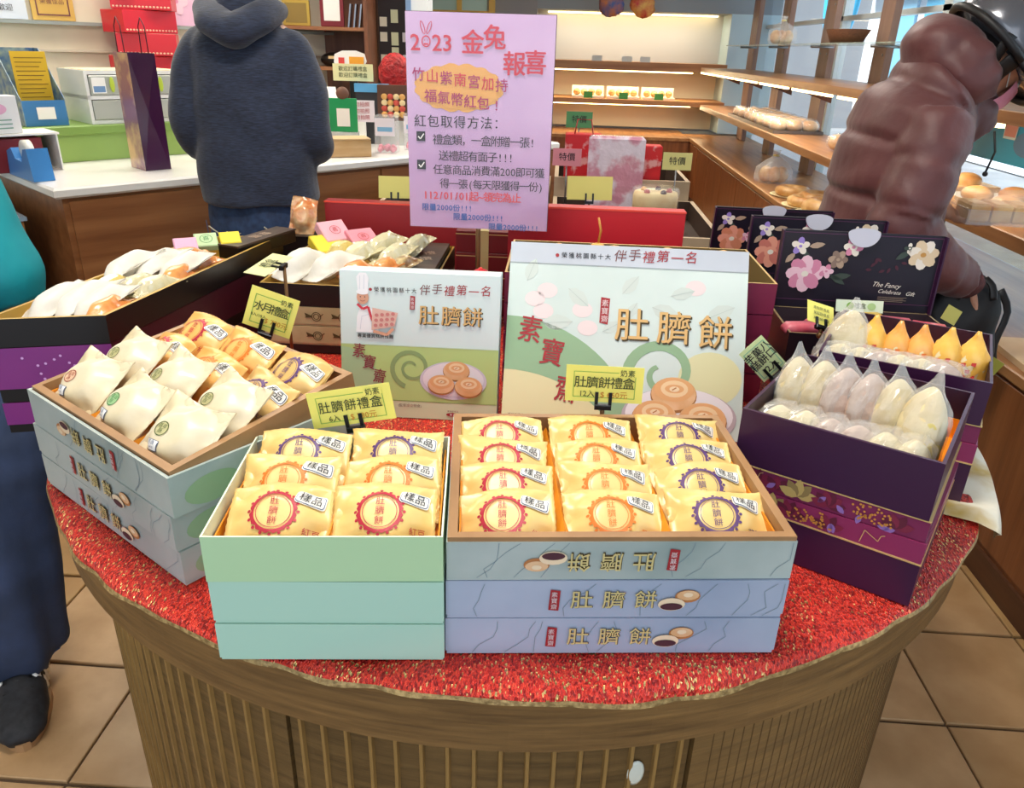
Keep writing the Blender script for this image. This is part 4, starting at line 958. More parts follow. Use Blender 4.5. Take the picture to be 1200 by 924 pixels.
p.poly([(.115, .186), (.123, .186), (.124, .208), (.116, .209)], SEALR, 2); p.vtext('素寶齋', .1195, .203, .006, LEAFP, 0, 1.1, 4)
title3(p, [(.146, .176), (.183, .176), (.218, .176)], .034)
big_name(p, [(.030, .112), (.047, .093), (.064, .070)], .026, mat('#8c3a44', .5))
p.disc(.188, .069, .056, .033, mat('#cfc8d4', .4), 2, 36); p.disc(.188, .071, .051, .029, PLATE, 2.6, 36)
bun(p, .193, .088, .0225, 3); bun(p, .168, .064, .0225, 6); bun(p, .214, .062, .0235, 9)
p.text('(監督設立特食)', .115, .022, .006, BROWNT, 0, 0, 2); oval_mark(p, .188, .0095, .009)
p.text('專業優質糕餅推薦', .058, .139, .0075, INKB, .02, 0, 2)
# the chef in the picture, a generic figure with hat and a tray of cakes
SK = mat('#d8a184', .6); CW = mat('#f2f2f4', .5); CS = mat('#cfd4de', .5)
p.poly([(.026, .145), (.064, .145), (.062, .165), (.056, .182), (.044, .190), (.033, .186), (.028, .172)], CW, 2); p.poly([(.028, .236), (.030, .212), (.047, .212), (.048, .236), (.044, .243), (.033, .243)], CW, 2); p.line([(.033, .215), (.034, .238)], .0008, CS, 3); p.line([(.040, .214), (.041, .240)], .0008, CS, 3)
p.disc(.038, .203, .0098, .0115, SK, 3, 20); p.disc(.038, .212, .0105, .0045, CW, 4, 16); p.disc(.0345, .204, .0012, .0009, INKB, 5, 6); p.disc(.0415, .204, .0012, .0009, INKB, 5, 6); p.ring(.038, .200, .0042, .003, .0009, mat('#a0443c', .5), 5, 10, PI*1.15, PI*1.85)
p.line([(.029, .192), (.038, .184), (.047, .188), (.052, .170), (.058, .156)], .004, mat('#d03848', .5), 5); p.line([(.033, .150), (.036, .172), (.05, .176)], .0008, CS, 3)
p.poly([(.052, .150), (.090, .157), (.096, .180), (.054, .187)], mat('#e0b7a8', .5), 6); 
for i in range(4):
    for j in range(3): p.disc(.059+.009*i+.001*j, .158+.0085*j+.001*i, .0034, .003, mat('#c97c78', .5), 7, 8)
p.line([(.055, .148), (.078, .143), (.088, .154)], .005, SK, 7)
p.build('printed_front', H)
# I: the large one
wI, hI = .395, .315
I = empty('display_carton', T(-.075, 1.140, .801) @ Rz(-.5) @ Rx(-27), 'large upright carton printed with buns and a pale leaf pattern, behind the open cake box', 'display carton')
b = MB(); b.box(0, wI, 0, .035, 0, hI, LB, bev=.0012); b.build('carton', I)
p = Panel((0, -.0004, 0), (1, 0, 0), (0, 0, 1))
p.rect(0, 0, wI, hI-.034, mat('#d5e2dd', .38, '#c4d2cd', 4), 0); p.rect(0, hI-.034, wI, hI, LBH, 0); p.rect(0, hI-.036, wI, hI-.034, mat('#99a3a6', .5), 1)
arcP = [(.235*math.sin(R_(a)), -.045+.235*math.cos(R_(a))) for a in range(0, 80, 5)]
inn = [(.205*math.sin(R_(a))*1.1, -.105+.205*math.cos(R_(a))) for a in range(75, -1, -5)]
for a, b_ in zip(range(len(arcP)-1), range(1)): pass
n_ = min(len(arcP), len(inn)); AP = arcP[:n_]; BP = list(reversed(inn))[:n_]
p.put([q for i in range(n_) for q in ((AP[i][0], max(AP[i][1], .001)), (BP[i][0], max(BP[i][1], .001)))], [(2*i, 2*i+1, 2*i+3, 2*i+2) for i in range(n_-1)], GRN2, 1)
p.put([(0, 0)]+[(x, max(y, .001)) for x, y in BP], [(0, i+1, i+2) for i in range(n_-1)], SAND, .6)
p.disc(.34, .10, .052, .045, mat('#d9d6a8', .45), .5, 24)
for x, y, l, r_, c in ((.03, .25, .04, 70, LEAFG), (.10, .24, .045, -40, LEAFG), (.19, .235, .04, 50, LEAFG), (.24, .215, .05, -20, LEAFG), (.33, .2, .05, 25, LEAFG), (.16, .17, .035, 30, LEAFG), (.06, .18, .05, 5, LEAFG), (.2, .195, .03, 60, LEAFG), (.27, .235, .04, 15, LEAFG)):
    p.leaf(x, y, l, l*.55, c, r_, 1); p.line([(x, y), (x+l*math.cos(R_(r_)), y+l*math.sin(R_(r_)))], .0007, mat('#b3bfba', .5), 2)
for x, y in ((.065, .235), (.06, .20), (.125, .205), (.135, .175), (.045, .22), (.31, .25)): p.disc(x, y, .017, .013, LEAFP, .8, 18)
swirl(p, .262, .105, .062, .020, GRN2, 1.35)
heading(p, .205, hI-.018, .0195)
p.poly([(.154, .185), (.168, .182), (.170, .226), (.155, .228)], SEALR, 2); p.vtext('素寶齋', .162, .217, .012, LEAFP, 0, 1.1, 4)
title3(p, [(.208, .180), (.277, .178), (.345, .174)], .058)
big_name(p, [(.040, .165), (.078, .128), (.106, .068)], .048, SEALR)
p.disc(.292, .035, .094, .048, mat('#b9aab0', .4), 2, 40); p.disc(.292, .039, .088, .044, PLATE, 2.6, 40)
bun(p, .282, .075, .038, 3); bun(p, .252, .036, .037, 6); bun(p, .330, .034, .040, 9)
oval_mark(p, .024, .016, .013); p.build('printed_front', I)

# ================================================================ PINK SIGN ON ITS STAND
wP, hP = .277, .392
PK = mat('#c59fc6', .22, '#b892bd', 5, bump=.0012, bscale=14, coat=.9)
SG = empty('pink_sign', T(-.296, 1.55, 1.043), 'pink 2023 rabbit year announcement sheet in clear wrap on a thin stand', 'sign')
b = MB(); b.box(0, wP, 0, .004, 0, hP, PK); b.build('sheet', SG)
b = MB(); b.box(-.001, wP+.001, .0042, .008, -.001, hP+.001, mat('#4a3a33', .6)); b.build('backing', SG)
st_p = MB(); st_p.tube([(.137, .014, -.241), (.137, .014, .2)], .005, mat('#9a7a52', .3, metal=.6), 10); st_p.build('stand_pole', SG)
b = MB(); b.box(.107, .167, -.008, .04, -.2415, -.235, mat('#9a7a52', .3, metal=.6), bev=.002); b.build('stand_base', SG)
p = Panel((0, -.0003, 0), (1, 0, 0), (0, 0, 1)); RP = mat('#c9334a', .5); BP_ = mat('#22222c', .5); PP = mat('#8a2a7c', .5); ORO = mat('#dfa55c', .5); BLT = mat('#2a5ca6', .5); RED2 = mat('#d9505c', .5); MP = mat('#a82a64', .5)
def P2(px, py): return (px-477)/171*wP*1.0+0*(py), hP-(py-15)/251*hP
def pt(t, px, py, s, m, b_=0, r=0, sx=1): x, y = P2(px, py); p.text(t, x, y, s*hP/251, m, b_, r, 3, sx)
pt('2', 488, 49, 25, RP, .03); pt('23', 519, 49, 25, RP, .03)
x, y = P2(500.5, 46); p.ring(x, y-.001, .0075, .009, .002, RP, 2, 18); p.ring(x-.006, y+.022, .003, .011, .0014, RP, 2, 14, rot=18); p.ring(x+.006, y+.022, .003, .011, .0014, RP, 2, 14, rot=-22); p.disc(x-.0025, y+.001, .0009, .0009, RP, 3, 6); p.disc(x+.0025, y+.001, .0009, .0009, RP, 3, 6); p.rect(x-.004, y-.007, x+.004, y-.004, RP, 2)
for ch, x, y, s in (('金', 554, 48, 28), ('兔', 579, 42, 28), ('報', 602, 70, 28), ('喜', 626, 68, 28)): pt(ch, x, y, s, RP, .035)
x, y = P2(538, 97); p.ring(x, y, .078, .036, .006, ORO, 0, 60, teeth=44, amp=.005); p.disc(x, y, .0795, .0375, ORO, 1, 48)
for i, ch in enumerate('竹山紫南宮加持'): pt(ch, 491+16.2*i, 84+1.6*i, 16, RP if i % 2 else MP, .015)
for i, ch in enumerate('福氣幣紅包!'): pt(ch, 505+15.5*i, 108+1.6*i, 16, MP, .015)
def line_(t, x0, y, s, m, step=None, b_=.0):
    step = step or s*1.02; x = x0
    for ch in t:
        w2 = step*(.55 if ord(ch) < 256 else 1); pt(ch, x+w2/2, y, s, m, b_); x += w2
line_('紅包取得方法：', 484, 137, 15.5, BP_, 15.8)
line_('禮盒類，一盒附贈一張!', 507, 158, 13.5, BP_, 11.6); line_('送禮超有面子!!!', 514, 177, 13.5, BP_, 11.8)
line_('任意商品消費滿200即可獲', 507, 194, 13, BP_, 11.6); line_('得一張(每天限獲得一份)', 515, 211, 13, BP_, 11.4)
line_('112/01/01起~領完為止', 494, 226, 13, RED2, 11.5, .04)
line_('限量2000份!!!', 492, 241, 9.5, BLT, 9.2, .03); line_('限量2000份!!!', 531, 252, 9.5, BLT, 9.2, .03); line_('限量2000份!!!', 575, 263, 9.5, BLT, 9.2, .03)
for yy in (154, 188):
    x, y = P2(492.5, yy); p.rect(x-.0085, y-.009, x+.0085, y+.009, BP_, 2); p.line([(x-.005, y), (x-.001, y-.005), (x+.006, y+.005)], .0022, PAPW, 4)
p.build('printed_text', SG)
b = MB(); FLM = mat('#ffffff', .04, alpha=.05, bump=.006, bscale=26, coat=1, spec=1)
V = []; n = 16; rr = random.Random(5)
for j in range(n+1):
    for i in range(n+1): V.append((wP*i/n, -.004-rr.uniform(0, .003), hP*j/n))
b.add(V, [(j*(n+1)+i, j*(n+1)+i+1, (j+1)*(n+1)+i+1, (j+1)*(n+1)+i) for j in range(n) for i in range(n)], FLM, smooth=True); b.build('clear_wrap', SG)

# ================================================================ PRICE CARDS
YC = mat('#f1ea74', .45); YC2 = mat('#d9d89a', .45); YCG = mat('#d5e3a8', .45); GRF = mat('#7fae4a', .5); DKT = mat('#31401c', .5); ORT = mat('#c98a2a', .5)
def price_card(TL, TRt, BL, label, draw, m=YC, clip=True, foot=None, name='price_card', group='yellow price cards', back=.0):
    TL, TRt, BL = Vector(TL), Vector(TRt), Vector(BL); X = (TRt-TL); Yv = (TL-BL); w_, h = X.length, Yv.length; X.normalize(); Yv = (Yv-X*Yv.dot(X)).normalized(); Nn = X.cross(Yv)
    M = Matrix((X.to_4d()*0+Vector((X.x, X.y, X.z, 0)), Vector((Yv.x, Yv.y, Yv.z, 0)), Vector((Nn.x, Nn.y, Nn.z, 0)), Vector((0, 0, 0, 1)))).transposed(); M.translation = BL
    t = empty(name, M, label, 'price card', group)
    b = MB(); b.box(0, w_, 0, h, -.0008, 0, m); b.build('card', t)
    if draw: p = Panel((0, 0, 0), (1, 0, 0), (0, 1, 0)); draw(p, w_, h); p.build('printed_text', t)
    if clip:
        b = MB(); c = w_*.5
        for dx in (-.009, .009): b.box(c+dx-.0022, c+dx+.0022, -.004, h*.28, .0005, .003, DKSTEEL)
        b.box(c-.011, c+.011, -.010, -.003, -.004, .005, DKSTEEL, bev=.001); b.build('clip', t)
        b = MB(); f = foot or .03; loc = M.inverted() @ (M @ Vector((c, -.008, 0))-Vector((0, 0, f))); b.tube([(c, -.008, 0), tuple(loc)], .003, mat('#7a5a34', .35, metal=.5), 8); b.ball(tuple(loc), .006, mat('#7a5a34', .35, metal=.5), 10, 6); b.build('clip_stem', t)
    return t
def d_big(n, price, title):
    def f(p, w_, h):
        p.frame(w_*.10, h*.12, w_*.9, h*.84, h*.018, GRF, 1); p.rect(w_*.68, h*.74, w_*.9, h*.9, YC, 2)
        p.text('奶素', w_*.79, h*.82, h*.2, DKT, .01, 0, 3)
        for i, ch in enumerate(title): p.text(ch, w_*(.5+(i-(len(title)-1)/2)*.155), h*.53, h*.34, DKT, .012, 0, 3)
        p.text(n, w_*.28, h*.22, h*.21, DKT, .01, 0, 3); p.text(price, w_*.63, h*.21, h*.22, ORT, .01, 0, 3)
    return f
price_card((-.282, .82, .996), (-.181, .822, 1.016), (-.280, .815, .951), 'yellow price card with 330 on it, on the back rim of the open mint box', d_big('6入', '$ 330元', '肚臍餅禮盒'), foot=.02)
price_card((.023, .93, 1.006), (.124, .93, 1.006), (.023, .925, .957), 'yellow price card with 660 on it, in front of the large upright carton', d_big('12入', '$ 660元', '肚臍餅禮盒'), foot=.018)
def d_moon(p, w_, h):
    p.frame(w_*.12, h*.12, w_*.88, h*.84, h*.018, GRF, 1); p.rect(w_*.66, h*.74, w_*.88, h*.9, YC, 2); p.text('奶素', w_*.77, h*.82, h*.15, DKT, .01, 0, 3)
    for i, ch in enumerate('水月禮盒'): p.text(ch, w_*(.24+.175*i), h*.56, h*.26, DKT, .015, 0, 3)
    p.text('8入/10入', w_*.28, h*.33, h*.10, DKT, .02, 0, 3); p.text('$ 780元', w_*.66, h*.26, h*.17, ORT, .01, 0, 3)
price_card((-.446, 1.07, 1.052), (-.378, 1.075, 1.028), (-.462, 1.065, .992), 'tilted yellow price card on the back rim of the left carton', d_moon, foot=.022)
def d_hand(p, w_, h):
    p.frame(w_*.07, h*.07, w_*.93, h*.9, h*.02, mat('#7dba9a', .5), 1)
    for k, (t_, y, s) in enumerate((('芋菓八', .72, .26), ('糕餅口', .48, .26), ('12入', .22, .24))): p.text(t_, w_*.5, h*y, h*s, INKB, .03, 4, 3, sx=.95)
price_card((.286, 1.065, .990), (.315, 1.07, 1.020), (.318, 1.062, .940), 'handwritten pale yellow card at the back left corner of the front purple box', d_hand, m=YCG, foot=.012)
price_card((-.509, 1.195, 1.03), (-.50, 1.31, 1.034), (-.472, 1.20, 1.026), 'price card seen nearly edge on, between the two open black boxes', lambda p, w_, h: [p.text('禮盒', w_*.5, h*.5, h*.6, DKT, .01, 0, 3)], m=YC2, foot=.21)
price_card((-.463, 2.0, 1.07), (-.379, 2.0, 1.071), (-.461, 1.99, 1.016), 'blank olive price card seen from behind, left of the pink sign', None, m=mat('#c9c26a', .5), foot=.02)
price_card((.021, 2.0, 1.088), (.135, 2.0, 1.090), (.023, 1.99, 1.031), 'blank olive price card seen from behind, right of the pink sign', None, m=mat('#c9c26a', .5), foot=.02)
b = MB(); b.box(-.5, -.3, 1.93, 2.12, .801, .975, BK, bev=.002); tag(b.build('black_box', None), 'black box behind the dark red lid carrying an olive card', 'box')
b = MB(); b.box(-.05, .22, 1.90, 2.10, .801, .985, mat('#4a3a30', .5), bev=.002); tag(b.build('brown_box', None), 'brown box behind the bright red lid carrying an olive card', 'box')
price_card((.447, 1.30, .996), (.497, 1.31, .980), (.434, 1.27, .972), 'creased yellow card at the back left corner of the rear purple box', lambda p, w_, h: [p.text('鳳梨酥禮盒', w_*.5, h*(.7-.25*k), h*.16, DKT, .0, 0, 3) for k in range(3)], foot=.012)
price_card((.547, 1.47, .953), (.637, 1.47, .953), (.549, 1.462, .931), 'green and white strip label lying at the lid of the nearest floral box', lambda p, w_, h: [p.disc(w_*.3, h*.5, h*.3, h*.3, GRF, 1), p.disc(w_*.75, h*.5, h*.34, h*.3, mat('#a9c98a', .5), 1), p.text('禮盒', w_*.5, h*.5, h*.5, DKT, 0, 0, 3)], m=mat('#dcebd2', .5), clip=False)
price_card((.722, 1.40, .975), (.752, 1.405, .960), (.715, 1.395, .948), 'small olive tag at the right end behind the rear purple box', None, m=mat('#b9b25a', .5), clip=False)

# ================================================================ LEFT COUNTER AND WHAT STANDS ON IT
CF = T(-1.70, 2.54, 0) @ Rz(49.7)     # x along the counter front, y towards the wall behind
def cf(x, y, z, a=0): return CF @ T(x, y, z) @ Rz(a)
WC = wood('#7a4a29', '#a06c42', 'x', 2.5, .4); CTOP = mat('#f0efec', .25, '#e6e4df', 2)
t = empty('service_counter', CF, 'white topped wooden service counter at the left behind the table', 'counter')
b = MB(); b.box(.03, 2.6, .03, 1.25, 0, .862, WC); b.build('cabinet', t)
b = MB(); b.box(0, 2.62, 0, 1.28, .863, .90, CTOP, bev=.008); b.build('worktop', t)
for x in (.05, .72, 1.39, 2.06):
    b = MB(); b.box(x, x+.655, .022, .0295, .05, .85, WC, bev=.002); b.build('panel', t)
t = empty('low_counter', CF @ T(-.62, -.06, 0), 'lower wooden counter with a glass top beside the white counter', 'counter')
b = MB(); b.box(0, .56, .25, 1.3, 0, .77, WC); b.build('cabinet', t); b = MB(); b.box(-.01, .57, .24, 1.3, .7705, .785, mat('#8fa8bd', .08, coat=1)); b.build('glass_top', t)
# wall behind the counter with ledge and posters
b = MB(); b.box(-1.6, 2.3, 1.32, 1.42, 0, 3, CREAM); o = b.build('wall_left', None, CF); o['kind'] = 'structure'
b = MB(); b.box(-1.6, 2.3, 1.28, 1.32, 1.415, 1.43, mat('#9aa39f', .4)); b.box(-1.6, 2.3, 1.30, 1.32, 1.30, 1.31, mat('#cfc6b2', .6)); o = b.build('trim_30', None, CF); o['kind'] = 'structure'
def poster(x0, x1, z0, z1, m, label, draw=None, y=1.30):
    t = empty('poster', cf(x0, y, z0), label, 'poster'); b = MB(); b.box(0, x1-x0, 0, .006, 0, z1-z0, m); b.build('sheet', t)
    if draw: p = Panel((0, -.0005, 0), (1, 0, 0), (0, 0, 1)); p.e = .001; draw(p, x1-x0, z1-z0); p.build('printed_design', t)
poster(-.35, -.02, 1.432, 1.75, mat('#b9d6a0', .5), 'pale green poster on the wall ledge at the far left')
def dp1(p, w_, h): p.disc(w_*.25, h*.12, .035, .035, mat('#4aa15c', .5), 1); p.disc(w_*.14, h*.13, .03, .03, mat('#e0cf5a', .5), 1); [p.text('使用方法說明', w_*.5, h*(.4-.08*k), .03, BLT, 0, 0, 2) for k in range(2)]; p.text('歡迎', w_*.8, h*.12, .03, INKB, 0, 0, 2)
poster(.0, .42, 1.432, 1.8, mat('#d9e2ec', .5), 'pale blue notice with yellow and green dots on the wall ledge', dp1)
def dp2(p, w_, h): p.frame(.02, .02, w_-.02, h-.02, .006, BROWNT, 1); [p.text('榮獲佳品', w_*.5, h*(.75-.16*k), .026, BROWNT, 0, 0, 2) for k in range(4)]
poster(.44, .62, 1.432, 1.72, mat('#d9b25c', .5), 'gold framed certificate on the wall ledge', dp2)
poster(1.0, 1.22, 1.432, 1.8, mat('#e2b8cf', .5), 'pink lilac poster on the wall ledge near the person in navy', lambda p, w_, h: p.flower(w_*.5, h*.3, .06, PK1, PK2))
poster(1.23, 1.5, 1.432, 1.8, mat('#e6cfc0', .5), 'peach poster with a round pale shape on the wall ledge', lambda p, w_, h: p.disc(w_*.5, h*.35, .09, .11, mat('#f3e6da', .5), 1))
# green storage box
GB = mat('#8fae5c', .45); GBD = mat('#7fa04e', .45)
t = empty('storage_box', cf(.11, .58, .901), 'long green plastic storage box with a lid on the white counter', 'storage box')
b = MB(); b.prism([(.02, .02), (.98, .02), (.98, .40), (.02, .40)], 0, .105, GB); b.build('box', t); b = MB(); b.box(0, 1.0, 0, .42, .1055, .14, GBD, bev=.004); b.build('lid', t)
# drawer unit
TR_ = mat('#c9ccc2', .15, alpha=.75, coat=.6)
t = empty('drawer_unit', cf(.37, .60, 1.042), 'white drawer unit with two clear drawers and green handles', 'drawer unit')
b = MB(); W2_ = mat('#eeeeea', .35)
for z in (0, .095, .19): b.box(0, .42, 0, .30, z, z+.014, W2_)
b.box(0, .012, 0, .3, .014, .19, W2_); b.box(.408, .42, 0, .3, .014, .19, W2_); b.box(.012, .408, .288, .3, .014, .19, W2_); b.build('frame', t)
for k, z in enumerate((.016, .111)):
    b = MB(); b.box(.014, .406, -.006, .28, z, z+.076, TR_, bev=.004); d = b.build('drawer', t)
    for x in ((.20,) if k == 0 else (.10, .30)):
        b = MB(); b.ball((x, -.010, z+.04), (.010, .006, .030), mat('#b5c93c', .4), 12, 8); b.build('handle', d)
    if k: b = MB(); b.box(.022, .075, -.009, -.0065, z+.008, z+.068, PAPW); b.box(.026, .071, -.0095, -.009, z+.012, z+.035, mat('#6f93bd', .5)); b.build('label', d)
b = MB(); b.box(.01, .41, .01, .29, .2045, .2065, mat('#d8c48a', .5, '#f1ecd8', 60)); b.build('mat', t)
# magazine file with a yellow leaflet
t = empty('magazine_file', cf(.13, .62, .902) , 'blue patterned magazine file with a yellow leaflet on the counter', 'file box')
FB = mat('#3b6a9c', .5, '#9fb0a0', 26)
b = MB()
for x in (0, .157): b.prism([(0, .14), (.26, .14), (.26, .42), (.20, .42), (.0, .24)], x, x+.003, FB, M=Matrix(((0, 0, 1, 0), (1, 0, 0, 0), (0, 1, 0, 0), (0, 0, 0, 1))))
b.box(.003, .157, .257, .26, .14, .42, FB); b.box(.003, .157, 0, .003, .14, .235, mat('#3f7db5', .45)); b.box(.003, .157, .003, .257, .14, .143, FB); b.build('file', t)
b = MB(); b.box(.05, .115, -.003, -.001, .165, .21, PAPW); b.build('label', t)
t = empty('leaflet', cf(.15, .70, 1.047), 'yellow leaflet standing in the blue magazine file', 'leaflet')
b = MB(); b.box(0, .125, 0, .004, 0, .265, mat('#e2b82c', .5)); b.build('sheet', t); p = Panel((0, -.001, 0), (1, 0, 0), (0, 0, 1)); [p.rect(.01, .24-.016*k, .115-.01*(k % 3), .243-.016*k, mat('#8f6a1e', .5), 1) for k in range(13)]; p.build('printed_lines', t)
# tape dispenser
TB_ = mat('#3d82c4', .35)
t = empty('tape_dispenser', cf(.03, .17, .901, 92), 'blue desk tape dispenser at the near end of the white counter', 'tape dispenser')
b = MB(); b.prism([(0, 0), (.24, 0), (.22, .085), (.17, .10), (.145, .065), (.085, .06), (.05, .105), (.015, .11)], -.035, .035, TB_, M=T(0, 0, 0) @ Rx(90)); b.build('body', t)
b = MB(); b.lathe([(.025, -.012), (.045, -.012), (.045, .012), (.025, .012)], mat('#e9e7de', .3), 24, M=T(.115, 0, .085) @ Rx(90)); b.build('tape_roll', t)
b = MB(); b.box(.222, .236, -.02, .02, .084, .09, STEEL); b.build('cutter', t)
# acrylic shelf with leaflet holders
t = empty('small_shelf', cf(-.12, .36, .901), 'small white tiered stand holding leaflet boxes at the far left', 'stand')
b = MB(); b.box(0, .3, .05, .28, .13, .137, WHITE); b.box(.005, .01, .06, .27, 0, .13, WHITE); b.box(.29, .295, .06, .27, 0, .13, WHITE); b.build('shelf', t)
b = MB(); b.box(.02, .24, .07, .26, 0, .12, mat('#7a1f28', .5), bev=.002); tag(b.build('red_box', None, cf(-.12, .36, .901)), 'dark red box under the small white stand', 'box')
t = empty('leaflet_box', cf(-.10, .41, 1.039, 10), 'clear holder full of pink and white leaflets on the small stand', 'leaflet holder')
b = MB(); b.box(0, .17, 0, .06, 0, .13, mat('#dfe0e2', .3), bev=.002); b.build('holder', t); p = Panel((0, -.0006, 0), (1, 0, 0), (0, 0, 1)); p.disc(.08, .085, .05, .022, mat('#dba6c4', .5), 1); [p.rect(.03, .045-.014*k, .14, .049-.014*k, mat('#6d9a88', .5), 1) for k in range(3)]; p.build('printed_front', t)
b = MB(); b.box(0, .14, .07, .12, 0, .16, mat('#b98c62', .6), bev=.002); tag(b.build('kraft_box', None, cf(-.09, .46, 1.039, 10)), 'kraft paper box behind the pink leaflet holder', 'box')
t = empty('white_box', cf(-.22, .66, .901), 'white box with a red lid edge at the far left, behind the leaflets', 'box')
b = MB(); b.box(0, .18, 0, .1, 0, .245, WHITE, bev=.002); b.build('body', t); b = MB(); b.box(-.001, .181, -.001, .101, .246, .262, mat('#b83a34', .5)); b.build('lid', t)
# paper bag with cord handles
BAGP = mat('#8d5a72', .22, '#e0b48c', 7, lo=.42, hi=.6, detail=6, coat=.6); BAGD = mat('#3a1238', .25, coat=.5)
t = empty('paper_bag', cf(.40, .21, .901, 0), 'tall glossy purple floral paper bag with cord handles on the white counter', 'paper bag')
b = MB(); x1, y1, h = .10, .135, .42
V = [(0, 0, 0), (x1, 0, 0), (x1, y1, 0), (0, y1, 0), (0, 0, h), (x1, 0, h), (x1, y1, h), (0, y1, h), (x1*.5, .012, h*.5), (x1*.5, y1-.012, h*.5)]
b.add(V, [(3, 2, 1, 0)], BAGD); b.add(V, [(3, 0, 4, 7)], BAGP); b.add(V, [(1, 2, 6, 5)], BAGP); b.add(V, [(0, 1, 8), (1, 5, 8), (5, 4, 8), (4, 0, 8), (2, 3, 9), (3, 7, 9), (7, 6, 9), (6, 2, 9)], BAGD); b.build('bag', t)
for x in (.006, .094): b = MB(); b.tube([(x, .035, h-.03), (x, .04, h+.09), (x, .068, h+.12), (x, .095, h+.09), (x, .10, h-.03)], .0022, mat('#5a1020', .6), 6); b.build('handle', t)
# stack of red cake boxes, each turned a little
RB_ = mat('#d21f30', .35)
for k in range(8):
    a = (-34, 2, -30, 4, -28, 6, -31, 3)[k]
    t = empty('red_cake_box', cf(.84+.02*(k % 2), 1.07, .902+.098*k, a), 'red dotted pastry box, %s from the bottom of the twisted stack' % ('first', 'second', 'third', 'fourth', 'fifth', 'sixth', 'seventh', 'topmost')[k], 'box', 'red pastry boxes stacked askew')
    b = MB(); b.box(-.13, .13, -.02, .18, 0, .096, RB_, bev=.002); b.build('body', t)
    p = Panel((-.13, -.0205, 0), (1, 0, 0), (0, 0, 1)); [p.disc(.012+.0157*i, .012, .0055, .004, mat('#f1c9a8', .5), 1, 8) for i in range(16)]; p.build('printed_dots', t)
b = MB(); b.prism([(0, 0), (.11, 0), (.10, .17), (.01, .17)], -.05, .05, mat('#c9b39c', .7, '#b89e86', 12, bump=.003, bscale=20), M=Rx(90)); tag(b.build('kraft_bag', None, cf(.70, .34, .901)), 'crumpled kraft bag on the counter beside the navy jacket', 'paper bag')
b = MB(); b.box(0, .12, 0, .08, 0, .012, BK, bev=.002); tag(b.build('phone', None, cf(.88, .66, 1.045)) if False else b.build('phone', None, cf(1.02, .45, .901)), 'dark phone lying on the counter beside the navy jacket', 'phone')
# right hand part of the counter
t = empty('wooden_box', cf(1.17, .16, .901, -25), 'pale wooden box on the counter right of the navy jacket', 'box'); b = MB(); b.box(0, .22, 0, .14, 0, .075, mat('#c9a77c', .5, '#b8935f', 6, (1, 1, 6)), bev=.003); b.build('body', t); b = MB(); b.box(.0, .22, 0, .14, .0755, .08, mat('#d5b78c', .5)); b.build('lid', t)
t = empty('code_stand', cf(1.33, .33, .901, -42), 'green payment card stand on a brown post, its code left blank', 'card stand'); b = MB(); b.box(0, .13, 0, .006, .09, .24, mat('#1f9a5a', .4), bev=.002); b.build('card', t); b = MB(); b.box(.035, .095, -.003, -.001, .115, .195, PAPW); b.build('white_square', t); b = MB(); b.box(.0, .13, -.02, .05, 0, .089, mat('#dfe6e2', .15, alpha=.5)); b.build('foot', t); b = MB(); b.ball((.065, .01, .26), (.03, .02, .03), mat('#6a4634', .6)); b.build('brown_topper', t)
t = empty('red_tin', cf(1.22, .36, .901, -20), 'red and pink round tin beside the green card stand', 'tin'); b = MB(); b.lathe([(.06, 0), (.06, .06)], mat('#e07f95', .4), 24); b.build('tin', t); b = MB(); b.lathe([(.062, .061), (.062, .10), (.058, .104)], mat('#d2443c', .4), 24); b.build('lid', t)
t = empty('register', cf(1.24, .70, .901, -30), 'white cash register at the back of the counter', 'cash register'); b = MB(); b.box(0, .36, 0, .3, 0, .09, mat('#dad9d6', .4), bev=.004); b.build('drawer', t); b = MB(); b.prism([(0, .0905), (.3, .0905), (.3, .26), (.08, .16), (0, .12)], .02, .34, mat('#e4e3df', .4), M=Matrix(((0, 0, 1, 0), (1, 0, 0, 0), (0, 1, 0, 0), (0, 0, 0, 1)))); b.build('body', t)
for k in range(2):
    t = empty('acrylic_box', cf(1.46+.19*k, .16+.02*k, .901, -48), 'clear candy box with a white label, %s beside the pink sign' % ('left one', 'right one')[k], 'candy box', 'clear candy boxes on the counter')
    b = MB(); b.box(0, .10, 0, .10, 0, .17, mat('#e8eef0', .05, alpha=.22), bev=.002); b.build('box', t); b = MB(); b.box(.004, .096, -.002, -.001, .08, .16, mat('#f1e9f2', .5)); b.box(.015, .085, -.003, -.002, .10, .12, mat('#7fb6dc', .5)); b.build('label', t)
    for i in range(9): b = MB(); b.ball((.02+.03*(i % 3), .02+.025*(i//3), .016+.01*(i % 2)), .013, mat('#d87f95', .4), 8, 6); b.build('candy', t)
b = MB(); b.lathe([(.055, 0), (.055, .07), (.05, .075)], mat('#d9dcdc', .1, alpha=.5), 20); tag(b.build('plastic_tub', None, cf(1.40, .22, .901)), 'small clear plastic tub beside the wooden box', 'tub')
t = empty('framed_photo', cf(1.68, .42, .901, -45), 'framed picture of golden sweets on the counter behind the candy boxes', 'picture'); b = MB(); b.box(0, .17, 0, .012, .12, .29, mat('#5a3a2a', .4), bev=.002); b.build('frame', t); b = MB(); [b.ball((.035+.03*(i % 4), -.003, .15+.028*(i//4)), (.016, .004, .015), mat(('#d9a45c', '#c24a3c', '#e6cf9c')[i % 3], .5), 8, 6) for i in range(16)]; b.build('picture', t)['kind'] = 'stuff'; b = MB(); b.box(.01, .16, 0, .05, 0, .1195, mat('#cfd6d6', .1, alpha=.5)); b.build('foot', t)
